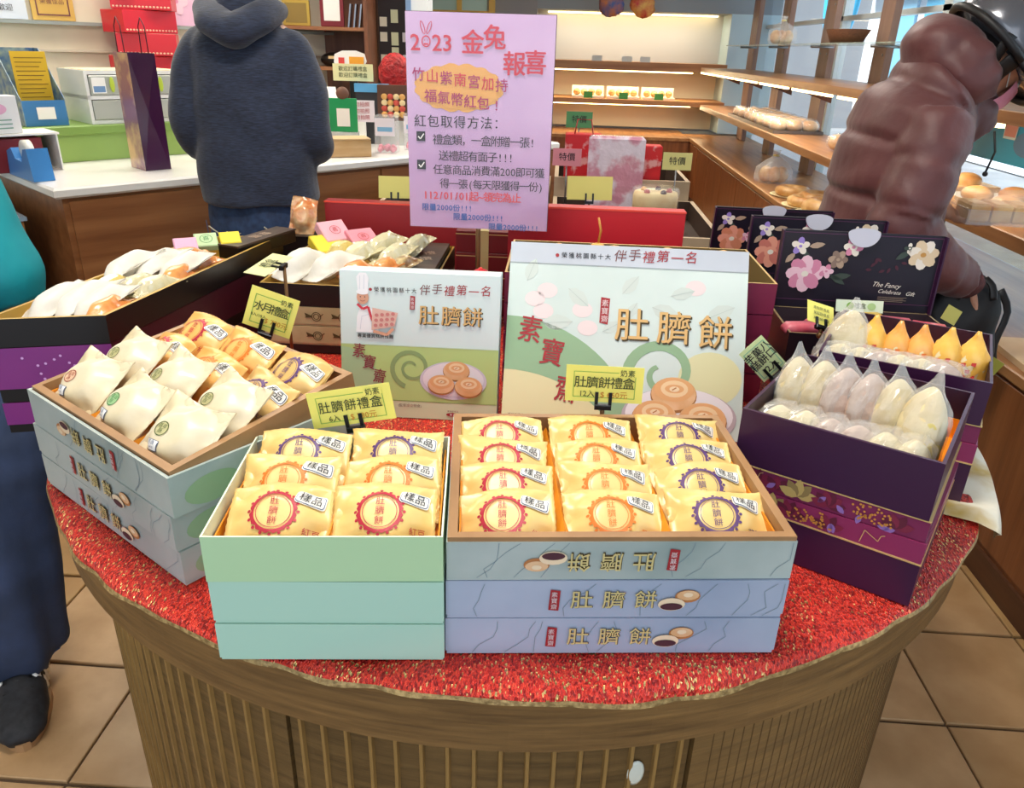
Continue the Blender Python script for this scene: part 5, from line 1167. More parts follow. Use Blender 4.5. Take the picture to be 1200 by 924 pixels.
t = empty('pink_notice', cf(1.50, .44, .901, -45), 'white rolled notice with red writing on the counter', 'notice'); b = MB(); b.box(0, .14, 0, .01, .12, .22, mat('#e8dbe2', .4)); b.build('card', t); p = Panel((0, -.001, .12), (1, 0, 0), (0, 0, 1)); [p.text('請勿拍照', .07, .08-.03*k, .024, REDINK, 0, 0, 1) for k in range(3)]; p.build('printed_text', t); b = MB(); b.box(.05, .09, 0, .04, 0, .1195, WHITE); b.build('foot', t)
b = MB(); b.ball((0, 0, .12), (.085, .05, .095), mat('#c41a1c', .5, '#8d0f12', 40, bump=.02, bscale=40), 18, 12, jit=.06); b.lathe([(.03, 0), (.02, .03), (.015, .05)], mat('#8d0f12', .5), 12); b.box(-.05, .05, -.04, .04, -.219, 0, mat('#b08a5a', .5)); tag(b.build('red_ornament', None, cf(1.86, .50, 1.12, -40)), 'round red paper flower ornament on a post beside the pink sign', 'ornament')
t = empty('yellow_notice', cf(1.56, .62, .901, -42), 'long cream notice card with two lines of writing above the counter', 'notice'); b = MB(); b.box(0, .20, 0, .006, .30, .38, mat('#e6e0a8', .5)); b.build('card', t); p = Panel((0, -.001, .30), (1, 0, 0), (0, 0, 1)); [p.text('歡迎訂購禮盒', .1, .056-.03*k, .024, DKT, 0, 0, 1) for k in range(2)]; p.build('printed_text', t); b = MB(); b.box(.08, .12, .006, .02, 0, .36, BK); b.build('post', t)
t = empty('speech_sign', cf(1.74, .72, .901, -42), 'white and orange cloud shaped sign standing behind the cream notice', 'sign'); b = MB(); b.prism([(-.07, 0), (.07, 0), (.085, .03), (.075, .065), (.03, .08), (-.04, .078), (-.08, .06), (-.085, .02)], 0, .008, WHITE, M=T(0, 0, .36) @ Rx(90)); b.build('card', t); b = MB(); b.box(-.005, .07, -.012, -.009, .375, .41, mat('#efa32a', .5)); b.box(-.06, -.03, -.012, -.009, .375, .405, mat('#d8433a', .5)); b.build('printed_patches', t); b = MB(); b.box(-.01, .01, 0, .01, 0, .36, WHITE); b.build('post', t)
b = MB(); b.box(0, .16, 0, .05, 0, .25, mat('#2a2a2e', .5)); b.box(-.005, .165, -.005, .055, .251, .29, mat('#5fa8d8', .35)); tag(b.build('blue_pack', None, cf(1.62, .52, .901, -42)), 'dark card terminal with a blue top below the cream notice', 'terminal')
# wooden shelf with awards and the notice board behind the counter
t = empty('award_shelf', T(-1.62, 4.62, 0) @ Rz(3), 'dark wooden open shelf against the rear wall behind the counter', 'shelf')
for n_, (a, b_, c, d) in (('side_panel', (0, .02, 0, 2.2)), ('side_panel', (.50, .52, 0, 2.2))): b = MB(); b.box(a, b_, 0, .3, c, d, W_DARK); b.build(n_, t)
b = MB(); b.box(.02, .50, .28, .3, 0, 2.2, W_DARK); b.build('back_panel', t)
for z in (.5, .9, 1.25, 1.455, 1.85): b = MB(); b.box(.02, .50, 0, .28, z-.018, z, wood('#7d4d2c', '#a06c44', 'x', 3, .4)); b.build('board', t)
SH = T(-1.62, 4.62, 0) @ Rz(3)
b = MB(); b.box(0, .15, 0, .02, 0, .13, mat('#c9a84c', .35, metal=.5), bev=.003); b.box(.015, .135, -.002, -.0005, .015, .115, mat('#8d7434', .4)); tag(b.build('gold_plaque', None, SH @ T(.04, .06, 1.456)), 'gold plaque on the dark wooden shelf', 'plaque')
t = empty('certificate', SH @ T(.25, .06, 1.456), 'red framed white certificate on the dark wooden shelf', 'certificate'); b = MB(); b.box(0, .13, 0, .02, 0, .18, mat('#7a1a24', .4), bev=.003); b.build('frame', t); b = MB(); b.box(.02, .11, -.002, -.0005, .03, .16, PAPW); b.build('sheet', t)
for k in range(3): b = MB(); b.box(0, .008, 0, .06, 0, .12, mat('#9aa0aa', .2, metal=.5)); tag(b.build('metal_plate', None, SH @ T(.40+.03*k, .06, 1.456) @ Ry(8)), 'thin upright metal plate on the dark shelf, %s of three' % ('left', 'middle', 'right')[k], 'plate', 'metal plates on the dark shelf')
for k, x in enumerate((.10, .30)): b = MB(); b.ball((0, 0, .035), (.08, .06, .04), BK, 14, 8); b.box(-.02, .03, -.062, -.058, .04, .055, mat('#e0c48a', .4)); tag(b.build('black_pouch', None, SH @ T(x, .12, 1.251)), 'black purse with a small pale badge, %s on the dark shelf' % ('left one', 'right one')[k], 'purse', 'black purses on the dark shelf')
b = MB(); b.box(-2.9, -.86, 4.96, 5.06, 0, 3, mat('#6b4a34', .6)); struct('wall_left_back', b)
t = empty('notice_board', (-1.10, 4.93, 1.05), 'black notice board with small pale notes beside the dark wooden shelf', 'notice board'); b = MB(); b.box(0, .20, 0, .02, 0, .75, mat('#231a1c', .7)); b.build('board', t)
for k in range(14): x, z = .008+.066*(k % 3), .02+.1*(k//3)+.02*(k % 2); b = MB(); b.box(x, x+.042, -.003, -.0005, z, z+.05+.02*(k % 3 == 1), mat(('#d9d2bc', '#c8c9a4', '#d6cfd0')[k % 3], .6)); b.build('note', t)
b = MB(); b.box(-.90, -.80, 4.90, 5.06, 0, 3, mat('#dfe4e6', .5)); b.box(-.93, -.90, 4.89, 5.0, 0, 3, mat('#7d9ac0', .4)); struct('trim_31', b)
# yellow framed glass in the rear behind the pink sign
t = MB(); t.box(-1.5, -.72, 8.48, 8.54, 1.62, 1.70, mat('#d9b45c', .5)); t.box(-1.5, -.72, 8.48, 8.54, 2.4, 2.48, mat('#d9b45c', .5)); t.box(-.78, -.72, 8.48, 8.54, 1.70, 2.4, mat('#d9b45c', .5)); t.box(-1.10, -1.05, 8.48, 8.54, 1.70, 2.4, mat('#d9b45c', .5)); o = t.build('window_9'); o['kind'] = 'structure'
t = MB(); t.box(-1.45, -.80, 8.50, 8.52, 1.70, 2.4, mat('#b9dcd6', .1)); t.build('pane', o)

# ================================================================ ISLAND AND BREADS BEHIND THE TABLE
WI = mat('#b9a58a', .5); DI = mat('#3a281c', .6)
t = empty('island_stand', (-.02, 2.75, 0), 'dark display island with pale rimmed trays behind the red lid', 'display stand')
b = MB(); b.box(.02, .58, .02, 1.5, 0, .68, DI); b.build('base', t); b = MB(); tray(b, rq(.62, .75), .6805, .78, .018, WI, DI, .70, WI); b.build('tray', t)
b = MB(); tray(b, [(0, .77), (.60, .77), (.60, 1.5), (0, 1.5)], .6805, .86, .018, WI, DI, .74, WI); b.build('rear_tray', t)
b = MB(); tray(b, [(-.7, .3), (-.02, .3), (-.02, 1.2), (-.7, 1.2)], .60, .80, .018, WI, DI, .62, WI); b.box(-.65, -.07, .35, 1.15, 0, .6, DI); b.build('side_tray', t)
for k in range(2):
    t = empty('cream_cake', (.37, 3.0, .705+.106*k), 'layered cream cake in a clear tub, %s of the two' % ('lower', 'upper')[k], 'cake', 'cakes in clear tubs')
    b = MB(); b.lathe([(.084, .0), (.085, .07), (.08, .085)], mat('#e8d49c', .6, '#d8b880', 14), 24); b.build('cake', t)
    b = MB(); b.lathe([(.095, -.002), (.095, .006), (.09, .008)], mat('#d99ab8', .35), 24); b.build('pink_base', t)
    b = MB(); b.lathe([(.088, .008), (.09, .09), (.084, .102)], mat('#eef2f2', .05, alpha=.2, coat=1), 24); b.build('tub', t)
    for i in range(5): b = MB(); b.ball((.05*math.cos(i*1.3), .05*math.sin(i*1.3), .088), .012, mat(('#b03038', '#4a2430', '#e0a85c')[i % 3], .4), 8, 6); b.build('topping', t)
RG = mat('#c41c26', .4, '#d8a0a0', 14, lo=.55, hi=.62)
t = empty('gift_bag', (.02, 3.55, .742), 'red patterned new year gift bag standing on the island, left', 'gift bag'); b = MB(); b.box(0, .16, 0, .08, 0, .30, RG, bev=.004); b.build('bag', t); b = MB(); b.tube([(.04, .0, .3), (.05, 0, .36), (.11, 0, .36), (.12, 0, .3)], .003, REDI, 6); b.build('handle', t)
t = empty('gift_bag', (.33, 3.56, .742), 'red patterned new year gift bag standing on the island, right', 'gift bag'); b = MB(); b.box(0, .12, 0, .08, 0, .26, RG, bev=.004); b.build('bag', t)
t = empty('sweet_packet', (.12, 3.42, .71) , 'glossy pink wrapped packet between the red gift bags', 'packet'); b = MB(); b.box(0, .24, 0, .05, 0, .34, mat('#cf8fa4', .15, '#e4d8e6', 9, coat=1, bump=.01, bscale=20, lo=.45, hi=.55), bev=.012); b.build('packet', t)
for k, (x, y, z, m, l) in enumerate(((-.03, 3.36, .93, '#d98a98', 'pink'), (.43, 3.36, .93, '#d9d48a', 'pale yellow'), (.02, 3.75, 1.05, '#4a8f5a', 'green'))):
    b = MB(); b.box(0, .12, 0, .004, 0, .07, mat(m, .5)); b.tube([(.06, .008, -.185), (.06, .008, .02)], .003, STEEL, 6); p = Panel((0, -.001, 0), (1, 0, 0), (0, 0, 1)); o = tag(b.build('price_tag', None, T(x, y, z)), l+' price tag on a wire at the island', 'price tag'); p.text('特價', .06, .035, .035, INKB, 0, 0, 1); p.build('printed_text', o)
BREAD = mat('#c98a48', .5, '#e6bd80', 14, bump=.004, bscale=30, coat=.3); BRD2 = mat('#dfb070', .5, '#b8783a', 10, bump=.003, bscale=40, coat=.3)
for k, (x, y) in enumerate(((.08, 2.86), (.18, 2.90), (.26, 2.84), (.12, 3.02), (-.3, 3.2), (-.5, 3.3), (-.2, 3.5))):
    z = .735 if x > 0 else .655
    b = MB(); b.loft([(-.06, 0, 0, .01, .01), (-.035, 0, 0, .03, .026), (0, 0, .004, .036, .03), (.035, 0, 0, .03, .026), (.06, 0, 0, .01, .01)], BREAD, side=(0, 1, 0), n=12, sub=2); tag(b.build('bread_roll', None, Fr(x, y, z, 40*k)), 'glazed bread roll in the island trays, %s from the cake tubs' % ('third', 'second', 'nearest', 'fourth', 'fifth', 'sixth', 'farthest')[k], 'bread', 'bread rolls on the island')
# trays of buns on the far wall shelf
for k in range(3):
    t = empty('bun_tray', (.09+.36*k, 8.47, .931), 'white tray of buns with a green tag on the far wall shelf, %s' % ('left', 'middle', 'right')[k], 'tray', 'bun trays on the far wall shelf')
    b = MB(); b.prism([(0, 0), (.33, 0), (.33, .2), (0, .2)], 0, .02, mat('#efe9da', .4)); b.box(0, .33, .18, .2, .02, .11, mat('#efe9da', .4)); b.build('tray', t)
    for i in range(4): b = MB(); b.ball((.05+.075*i, .1, .05), (.036, .05, .032), BRD2, 12, 8); b.build('bun', t)
    b = MB(); b.box(.12, .21, -.01, -.004, -.0, .06, mat('#3f9a4e', .5)); b.build('green_tag', t)
for k, x in enumerate((.02, .32, .5)): b = MB(); b.box(0, .10, 0, .004, 0, .05, mat('#cfd9d9', .5)); tag(b.build('shelf_tag', None, T(x+.25, 8.452, 1.281)), 'small pale tag on the upper wall shelf, %s' % ('left', 'middle', 'right')[k], 'tag')
for k, (x, c) in enumerate(((.42, '#c8783a'), (.72, '#c01f2a'))):
    t = empty('hanging_ornament', (x, 8.3, 1.78), ('orange and blue hanging ornament above the wall niche', 'red and gold hanging ornament above the wall niche')[k], 'ornament'); b = MB(); b.ball((0, 0, 0), (.12, .03, .10), mat(c, .5, ('#3a5a9a', '#e0b45c')[k], 12), 12, 8, jit=.15); b.build('figure', t); b = MB(); b.tube([(0, 0, .08), (0, 0, 1.2)], .004, REDI, 6); b.build('string', t)
# breads by the window
def bread_bag(x, y, z, s, label, name='bread_bag'):
    t = empty(name, (x, y, z), label, 'bread')
    b = MB(); rr = random.Random(int(x*100+y*10))
    for i in range(3): b = MB(); b.ball((s*.35*(i-1), rr.uniform(-.02, .02), s*.4), (s*.33, s*.4, s*.38), BREAD, 12, 8); b.build('bread', t)
    b = MB(); V = []; F = []; n = 16; prof = ((.7, 0), (.85, .2), (.8, .7), (.5, 1.0), (.12, 1.25), (.2, 1.5))
    for r, h in prof:
        for k in range(n): a = 2*PI*k/n; q = 1+rr.uniform(-.1, .1); V.append((s*r*q*math.cos(a), s*r*.7*q*math.sin(a), s*h))
    for i in range(len(prof)-1):
        for k in range(n): F.append((i*n+k, i*n+(k+1) % n, (i+1)*n+(k+1) % n, (i+1)*n+k))
    b.add(V, F, FILM); b.build('bag', t)
    b = MB(); b.lathe([(s*.14, s*1.22), (s*.15, s*1.26), (s*.14, s*1.3)], GOLDT, 12); b.build('tie', t)
bread_bag(1.62, 6.5, 1.456, .13, 'clear bag of bread on the glass shelf')
bread_bag(1.42, 5.35, .606, .14, 'bagged loaf with a gold tie on the low window counter')
t = empty('bread_basket', (1.6, 4.95, 1.456), 'small brown wicker basket on the glass shelf', 'basket'); b = MB(); b.lathe([(.10, 0), (.14, .07), (.13, .07), (.09, .012)], mat('#7a4a28', .7, '#5a3218', 60, (1, 1, 8), bump=.004, bscale=80), 24, M=Matrix.Diagonal((.8, 1.3, 1, 1))); b.build('basket', t)
k = 0
t = empty('bread_tray', (1.36, 5.3, .921), 'long steel tray on the middle window shelf under the bagged buns', 'tray'); b = MB(); tray(b, rq(.32, 1.5), 0, .02, .006, STEEL, STEEL, .004); b.build('tray', t)
for j in range(7):
    for i in range(3):
        M = Fr(1.42+.10*i, 5.42+.2*j, .962, random.uniform(0, 90)); b = MB(); b.ball((0, 0, 0), (.055, .06, .038), BRD2 if (i+j) % 2 else BREAD, 12, 8)
        o = b.build('bagged_bun', None, M); tag(o, 'glossy bagged bun on the steel shelf tray, %s row, %s' % (('nearest', 'second', 'third', 'fourth', 'fifth', 'sixth', 'farthest')[j], ('front', 'middle', 'window side')[i]), 'bun', 'bagged buns on the middle window shelf'); b = MB(); b.ball((0, 0, .002), (.064, .07, .046), FILM, 10, 6, jit=.09); b.build('wrapper', o)
for j in range(3): M = Fr(1.48+.05*(j % 2), 4.15+.13*j, .965, 30*j); b = MB(); b.ball((0, 0, 0), (.06, .05, .04), mat('#c9c07a', .5, '#8fa04c', 12) if j < 2 else BREAD, 12, 8); o = b.build('bagged_bun', None, M); tag(o, 'pale bun near the front end of the middle window shelf, %s' % ('first', 'second', 'third')[j], 'bun'); b = MB(); b.ball((0, 0, .002), (.068, .058, .046), FILM, 10, 6, jit=.09); b.build('wrapper', o)
for j, (x, y, s) in enumerate(((1.42, 4.85, .07), (1.50, 4.6, .08), (1.40, 4.5, .07), (1.46, 4.25, .10))):
    t = empty('pastry_ring', Fr(x, y, .606, 40*j), 'golden baked pastry on the low window counter, %s from the woman' % ('fourth', 'third', 'second', 'nearest')[j], 'pastry', 'pastries on the low window counter'); b = MB()
    V = []; F = []; n1, n2 = 22, 10
    for i in range(n1):
        for q in range(n2): a, c = 2*PI*i/n1, 2*PI*q/n2; r = s+s*.5*math.cos(c)*(1+.12*math.sin(a*9)); V.append((r*math.cos(a), r*math.sin(a), s*.42+s*.42*math.sin(c)))
    for i in range(n1):
        for q in range(n2): F.append((i*n2+q, ((i+1) % n1)*n2+q, ((i+1) % n1)*n2+(q+1) % n2, i*n2+(q+1) % n2))
    b.add(V, F, BREAD, smooth=True); b.build('pastry', t); b = MB(); b.lathe([(s*1.7, -.0), (s*1.9, .008), (s*1.85, .008), (s*1.6, .003)], mat('#e8dcae', .4), 24, M=T(0, 0, 0)); b.build('paper_plate', t)
# plate with buns at the right edge, trays on the middle shelf at the right
t = empty('serving_plate', (1.47, 2.14, .606), 'pale wooden plate near the right edge with round buns', 'plate'); b = MB(); b.prism([(-.17, -.13), (.2, -.16), (.22, .14), (-.15, .14)], 0, .018, mat('#d9bd96', .5, '#c9a87c', 5)); b.build('plate', t)
for j, (x, y) in enumerate(((-.02, .0), (.1, .06), (.12, -.07))): b = MB(); b.ball((0, 0, .03), (.055, .055, .035), mat('#d9924a', .45, '#efcf9a', 8, coat=.3), 16, 10); tag(b.build('round_bun', None, T(1.47+x, 2.14+y, .623)), 'round golden bun on the pale wooden plate, %s' % ('nearest the edge', 'rear', 'front right')[j], 'bun', 'buns on the wooden plate')
for j in range(3):
    t = empty('white_tray', (1.40, 2.55+.55*j, .921), 'white paper lined tray on the middle shelf at the right, %s from the woman' % ('nearest', 'second', 'third')[j], 'tray', 'white trays at the right'); b = MB(); tray(b, rq(.28, .42), 0, .025, .006, W_PALE, WHITE, .005); b.build('tray', t)
    for i in range(4): b = MB(); b.ball((.07+.13*(i % 2), .1+.2*(i//2), .035), (.05, .06, .03), BRD2, 12, 8); b.build('bread', t)
t = empty('drinks_poster', (1.93, 3.0, .98), 'blue window poster with two iced drinks, behind the woman', 'poster'); b = MB(); b.box(0, .006, 0, .95, 0, .55, mat('#3fb0d8', .4)); b.build('sheet', t)
p = Panel((-.001, .95, 0), (0, -1, 0), (0, 0, 1)); p.e = .001
for x, c1 in ((.35, '#e8a090'), (.62, '#e0489a')): p.poly([(x-.05, .1), (x+.05, .1), (x+.07, .36), (x-.07, .36)], mat('#dff0f2', .4), 1); p.poly([(x-.045, .11), (x+.045, .11), (x+.055, .25), (x-.055, .25)], mat(c1, .4), 2); p.line([(x, .34), (x+.05, .46)], .012, PAPW, 3); p.disc(x, .35, .05, .025, mat('#5fc48a', .4), 3)
p.disc(.5, .09, .10, .05, mat('#6a8fb4', .4), 4); p.build('printed_drinks', t)

# ================================================================ PEOPLE
SKIN = mat('#c98f72', .5, '#d8a386', 9); HAIR = mat('#171214', .5, '#2a2122', 60, (1, 1, .2))
def remeshed(mb, name, voxel, m, parent, smooth=4, disp=None, M=None):
    o = mb.build('tmp_shape'); r = o.modifiers.new('r', 'REMESH'); r.mode = 'VOXEL'; r.voxel_size = voxel
    sm_ = o.modifiers.new('s', 'SMOOTH'); sm_.factor = .5; sm_.iterations = smooth
    dg = bpy.context.evaluated_depsgraph_get(); me = bpy.data.meshes.new_from_object(o.evaluated_get(dg)); bpy.data.objects.remove(o)
    if disp:
        ns = [v.normal.copy() for v in me.vertices]
        for v, n in zip(me.vertices, ns): v.co += n*disp(v.co)
    me.materials.clear(); me.materials.append(m); me.polygons.foreach_set('use_smooth', [True]*len(me.polygons)); me.polygons.foreach_set('material_index', [0]*len(me.polygons))
    return link(name, me, parent, M)
def head(mb, M):
    """head in its own frame: z up, y towards the face, origin at its centre"""
    mb.ball((0, -.008, .02), (.076, .096, .090), SKIN, 20, 14, M=M); mb.ball((0, .025, -.045), (.056, .062, .062), SKIN, 18, 12, M=M)
    mb.loft([(0, .082, .022, .009, .008), (0, .100, -.006, .011, .011), (0, .106, -.018, .014, .012), (0, .088, -.026, .013, .008)], SKIN, n=10, M=M)
    for s_ in (-1, 1):
        mb.ball((s_*.079, -.004, -.005), (.010, .018, .030), SKIN, 10, 8, M=M)
        mb.ball((s_*.030, .074, .030), (.020, .012, .008), SKIN, 10, 6, M=M)
    mb.ball((0, .086, -.052), (.024, .010, .006), SKIN, 10, 6, M=M); mb.ball((0, .084, -.061), (.020, .010, .006), SKIN, 10, 6, M=M)
def eyes(M, parent):
    b = MB()
    for s_ in (-1, 1): b.ball((s_*.030, .079, .013), (.012, .008, .007), mat('#efe9e4', .3), 12, 8, M=M); b.ball((s_*.030, .0865, .013), (.005, .002, .005), mat('#2a1a14', .2), 8, 6, M=M)
    o = b.build('eyes', parent); return o
def hand(mb, w, d, n, s=1, curl=.5, thumb=1):
    """w wrist point, d direction, n palm normal; four fingers of unequal length and a thumb leaving the palm's side"""
    w, d, n = Vector(w), Vector(d).normalized(), Vector(n).normalized(); n = (n-d*n.dot(d)).normalized(); sd = d.cross(n)*thumb
    mb.loft([(*w, .022*s, .016*s), (*(w+d*.03*s), .030*s, .016*s), (*(w+d*.075*s), .038*s, .014*s), (*(w+d*.09*s), .036*s, .012*s)], SKIN, side=tuple(sd), n=12)
    for k, (o, l) in enumerate(((.030, .066), (.010, .074), (-.010, .068), (-.029, .052))):
        p = w+d*.085*s+sd*o*s; a = 0; P = [(*p, .0088*s, .0088*s)]
        for j in range(3):
            a += curl*(.7+.1*k); p = p+(d*math.cos(a)+n*math.sin(a))*l*s*(.42, .32, .26)[j]; P.append((*p, .0082*s-.0008*j, .0082*s-.0008*j))
        mb.loft(P, SKIN, side=tuple(sd), n=8)
    p = w+d*.025*s+sd*.028*s; q = p+(d*.5+sd*.65+n*.35).normalized()*.036*s; r = q+(d*.85+sd*.1+n*.5).normalized()*.032*s
    mb.loft([(*p, .013*s, .013*s), (*q, .0105*s, .0105*s), (*r, .0085*s, .0085*s)], SKIN, side=tuple(n), n=8)
def shoe(parent, M, m1, m2, m3=None):
    b = MB(); b.loft([(0, -.10, .045, .030, .035), (0, -.06, .055, .036, .045), (0, .0, .050, .040, .042), (0, .08, .036, .046, .030), (0, .135, .030, .042, .024), (0, .165, .022, .022, .012)], m1, n=18, sub=3, M=M); o = b.build('shoe', parent)
    b = MB(); P = []
    for k in range(24):
        a = 2*PI*k/24; P.append((.046*math.cos(a)*(1 if math.sin(a) > -.2 else .82), .03+.138*math.sin(a)))
    b.prism(P, .0, .018, m2, M=M); b.build('sole', o)
    if m3:
        b = MB()
        for k in range(4): b.loft([(-.040, -.055+.024*k, .022, .008, .004), (-.039, -.045+.024*k, .05, .008, .004), (-.026, -.035+.024*k, .076, .008, .004)], m3, side=(0, 1, 0), n=6, M=M); b.loft([(.040, -.055+.024*k, .022, .008, .004), (.039, -.045+.024*k, .05, .008, .004), (.026, -.035+.024*k, .076, .008, .004)], m3, side=(0, 1, 0), n=6, M=M)
        b.build('stripes', o)
        b = MB()
        for k in range(4): b.tube([(-.024, .0+.022*k, .088-.008*k), (0, .004+.022*k, .093-.009*k), (.024, .0+.022*k, .088-.008*k)], .0035, BLACK, 6, M=M)
        b.build('laces', o)
    return o
def wrinkle(a, f, ph=0):
    return lambda c: a*(math.sin(c.z*f+math.sin(c.x*f*.6+ph)*1.7)*.6+math.sin(c.x*f*.8+c.z*f*.35+c.y*f*.5+ph)*.4)

# --- person in a navy hooded jacket, seen from behind
man = empty('person', T(-.955, 2.47, 0) @ Rz(6), 'person seen from behind in a navy hooded jacket and jeans at the white counter', 'person')
NAV = mat('#161d2e', .8, '#29334b', 46, (1, 1, 7), bump=.0012, bscale=60, sheen=.2, detail=6); JEAN = mat('#1b2c4a', .75, '#2b4166', 40, bump=.0008, bscale=120)
b = MB(); HM = T(0, .035, 1.60); head(b, HM)
b.loft([(0, 0, .84, .14, .10), (0, 0, 1.05, .13, .095), (0, 0, 1.28, .165, .10), (0, 0, 1.40, .14, .08), (0, .0, 1.45, .062, .062), (0, .015, 1.54, .056, .058)], SKIN, n=20, sub=3)
for s_ in (-1, 1):
    b.loft([(s_*.08, 0, .90, .085, .09), (s_*.095, .01, .50, .055, .058), (s_*.1, -.01, .10, .038, .042), (s_*.1, .04, .04, .035, .03)], SKIN, n=14, sub=4)
    b.loft([(s_*.12, 0, 1.35, .045, .045), (s_*.18, -.02, 1.12, .040, .040), (s_*.13, .19, 1.06, .030, .026), (s_*.11, .23, 1.06, .024, .02)], SKIN, n=12, sub=4)
    hand(b, (s_*.11, .235, 1.06), (-s_*.15, 1, -.1), (0, 0, -1), .95, .45, s_)
remeshed(b, 'body', .0065, SKIN, man, 2); eyes(HM, man)
b = MB(); b.ball((0, -.016, .045), (.084, .100, .082), HAIR, 20, 14, M=HM); b.ball((0, -.05, -.02), (.074, .058, .07), HAIR, 16, 10, M=HM); remeshed(b, 'hair', .008, HAIR, man, 2)
b = MB(); b.loft([(0, 0, .905, .176, .135), (0, 0, .92, .183, .140), (0, 0, 1.0, .182, .137), (0, 0, 1.15, .176, .133), (0, 0, 1.28, .172, .130), (0, 0, 1.36, .160, .112), (0, 0, 1.42, .115, .09), (0, .01, 1.485, .078, .078)], NAV, n=30, sub=3, sup=.85)
for s_ in (-1, 1): b.loft([(s_*.09, 0, 1.375, .05, .05), (s_*.135, 0, 1.345, .062, .062), (s_*.172, -.01, 1.26, .060, .066), (s_*.187, -.025, 1.13, .055, .062), (s_*.175, .05, 1.07, .056, .056), (s_*.14, .19, 1.065, .045, .042)], NAV, n=18, sub=4)
remeshed(b, 'jacket', .009, NAV, man, 2, wrinkle(.0045, 38))
b = MB(); b.loft([(-.10, .045, 1.46, .026, .028), (-.088, -.05, 1.45, .04, .042), (-.045, -.11, 1.42, .045, .06), (0, -.125, 1.40, .048, .072), (.045, -.11, 1.42, .045, .06), (.088, -.05, 1.45, .04, .042), (.10, .045, 1.46, .026, .028)], NAV, side=(0, 0, 1), n=16, sub=4); remeshed(b, 'hood', .008, NAV, man, 3, wrinkle(.003, 60, 1))
b = MB(); b.loft([(0, 0, .93, .165, .11), (0, 0, .85, .172, .122), (0, 0, .78, .172, .12)], JEAN, n=24, sub=2)
for s_ in (-1, 1): b.loft([(s_*.085, 0, .80, .088, .112), (s_*.095, .0, .5, .075, .08), (s_*.10, -.01, .10, .068, .078)], JEAN, n=18, sub=4)
jn = remeshed(b, 'jeans', .009, JEAN, man, 3, wrinkle(.002, 50))
ST = mat('#b9b4a0', .6)
for s_ in (-1, 1):
    b = MB(); x = s_*.085; b.tube([(x-.055, -.121, .845), (x-.015, -.124, .815), (x, -.124, .828), (x+.02, -.122, .815), (x+.055, -.112, .83)], .0022, ST, 6); b.tube([(x-.062, -.116, .862), (x-.06, -.112, .78), (x, -.119, .765), (x+.06, -.105, .78)], .0012, mat('#3d557e', .7), 6); b.build('pocket_stitching', jn)
for s_ in (-1, 1): shoe(man, T(s_*.1, .03, 0), BLACK, mat('#d9d6cf', .5))

# --- woman in a maroon puffer jacket with helmet and mask
O = Vector((.84, 2.2, 0))
wo = empty('person', T(*O), 'person in a maroon puffer jacket, grey helmet and pink mask holding a clear box', 'person')
def L3(x, y, z): return (x-O.x, y-O.y, z)
PUF = mat('#522828', .5, '#5f3232', 6, bump=.005, bscale=11, sheen=.15)
def quilt(pts, sp=.085, amp=.07, n=46):
    P = [Vector(p[:3]) for p in pts]; L = [0]
    for a, c in zip(P[:-1], P[1:]): L.append(L[-1]+(c-a).length)
    out = []
    for k in range(n+1):
        d = L[-1]*k/n; i = max(j for j in range(len(L)-1) if L[j] <= d+1e-9); t = (d-L[i])/(L[i+1]-L[i]); tt = t*t*(3-2*t)
        p = P[i].lerp(P[i+1], t); ra = pts[i][3]*(1-tt)+pts[i+1][3]*tt; rb = pts[i][4]*(1-tt)+pts[i+1][4]*tt
        du = abs(d/sp-round(d/sp))*sp; f = 1.02-amp*math.exp(-(du/.013)**2); out.append((*p, ra*f, rb*f))
    return out
# head frame: up axis leans forward, face looks down to the right
up = Vector((.79, .0, .61)).normalized(); fc = Vector((.60, .10, -.80)); fc = (fc-up*fc.dot(up)).normalized(); rt = fc.cross(up)
HW = Matrix((( rt.x, fc.x, up.x, 0), (rt.y, fc.y, up.y, 0), (rt.z, fc.z, up.z, 0), (0, 0, 0, 1))); HW.translation = Vector(L3(1.085, 2.2, 1.385))
b = MB(); head(b, HW)
b.loft([(*L3(.88, 2.2, .84), .13, .11), (*L3(.89, 2.2, 1.0), .11, .10), (*L3(.915, 2.2, 1.18), .11, .14), (*L3(.98, 2.2, 1.27), .09, .11), (*L3(1.03, 2.2, 1.31), .055, .055), (*L3(1.06, 2.2, 1.345), .05, .05)], SKIN, n=20, sub=3)
for y, x in ((2.11, .86), (2.29, .88)): b.loft([(*L3(x, y, .88), .085, .085), (*L3(x+.04, y, .48), .055, .055), (*L3(x, y, .09), .038, .04), (*L3(x+.05, y, .04), .035, .03)], SKIN, n=14, sub=4)
b.loft([(*L3(.93, 2.08, 1.24), .05, .05), (*L3(.875, 2.0, .99), .042, .042), (*L3(1.08, 2.04, .855), .028, .026), (*L3(1.105, 2.04, .835), .022, .019)], SKIN, n=12, sub=4)
hand(b, L3(1.10, 2.04, .832), (.35, .05, -.93), (-.9, 0, -.3), .9, .9, 1)
b.loft([(*L3(.95, 2.31, 1.24), .05, .05), (*L3(.95, 2.37, 1.02), .042, .042), (*L3(1.08, 2.29, 1.0), .028, .026), (*L3(1.10, 2.28, .99), .022, .019)], SKIN, n=12, sub=4)
hand(b, L3(1.10, 2.275, .985), (1, -.25, -.12), (-.1, -.3, 1), .95, .35, 1)
remeshed(b, 'body', .0062, SKIN, wo, 2); eyes(HW, wo)
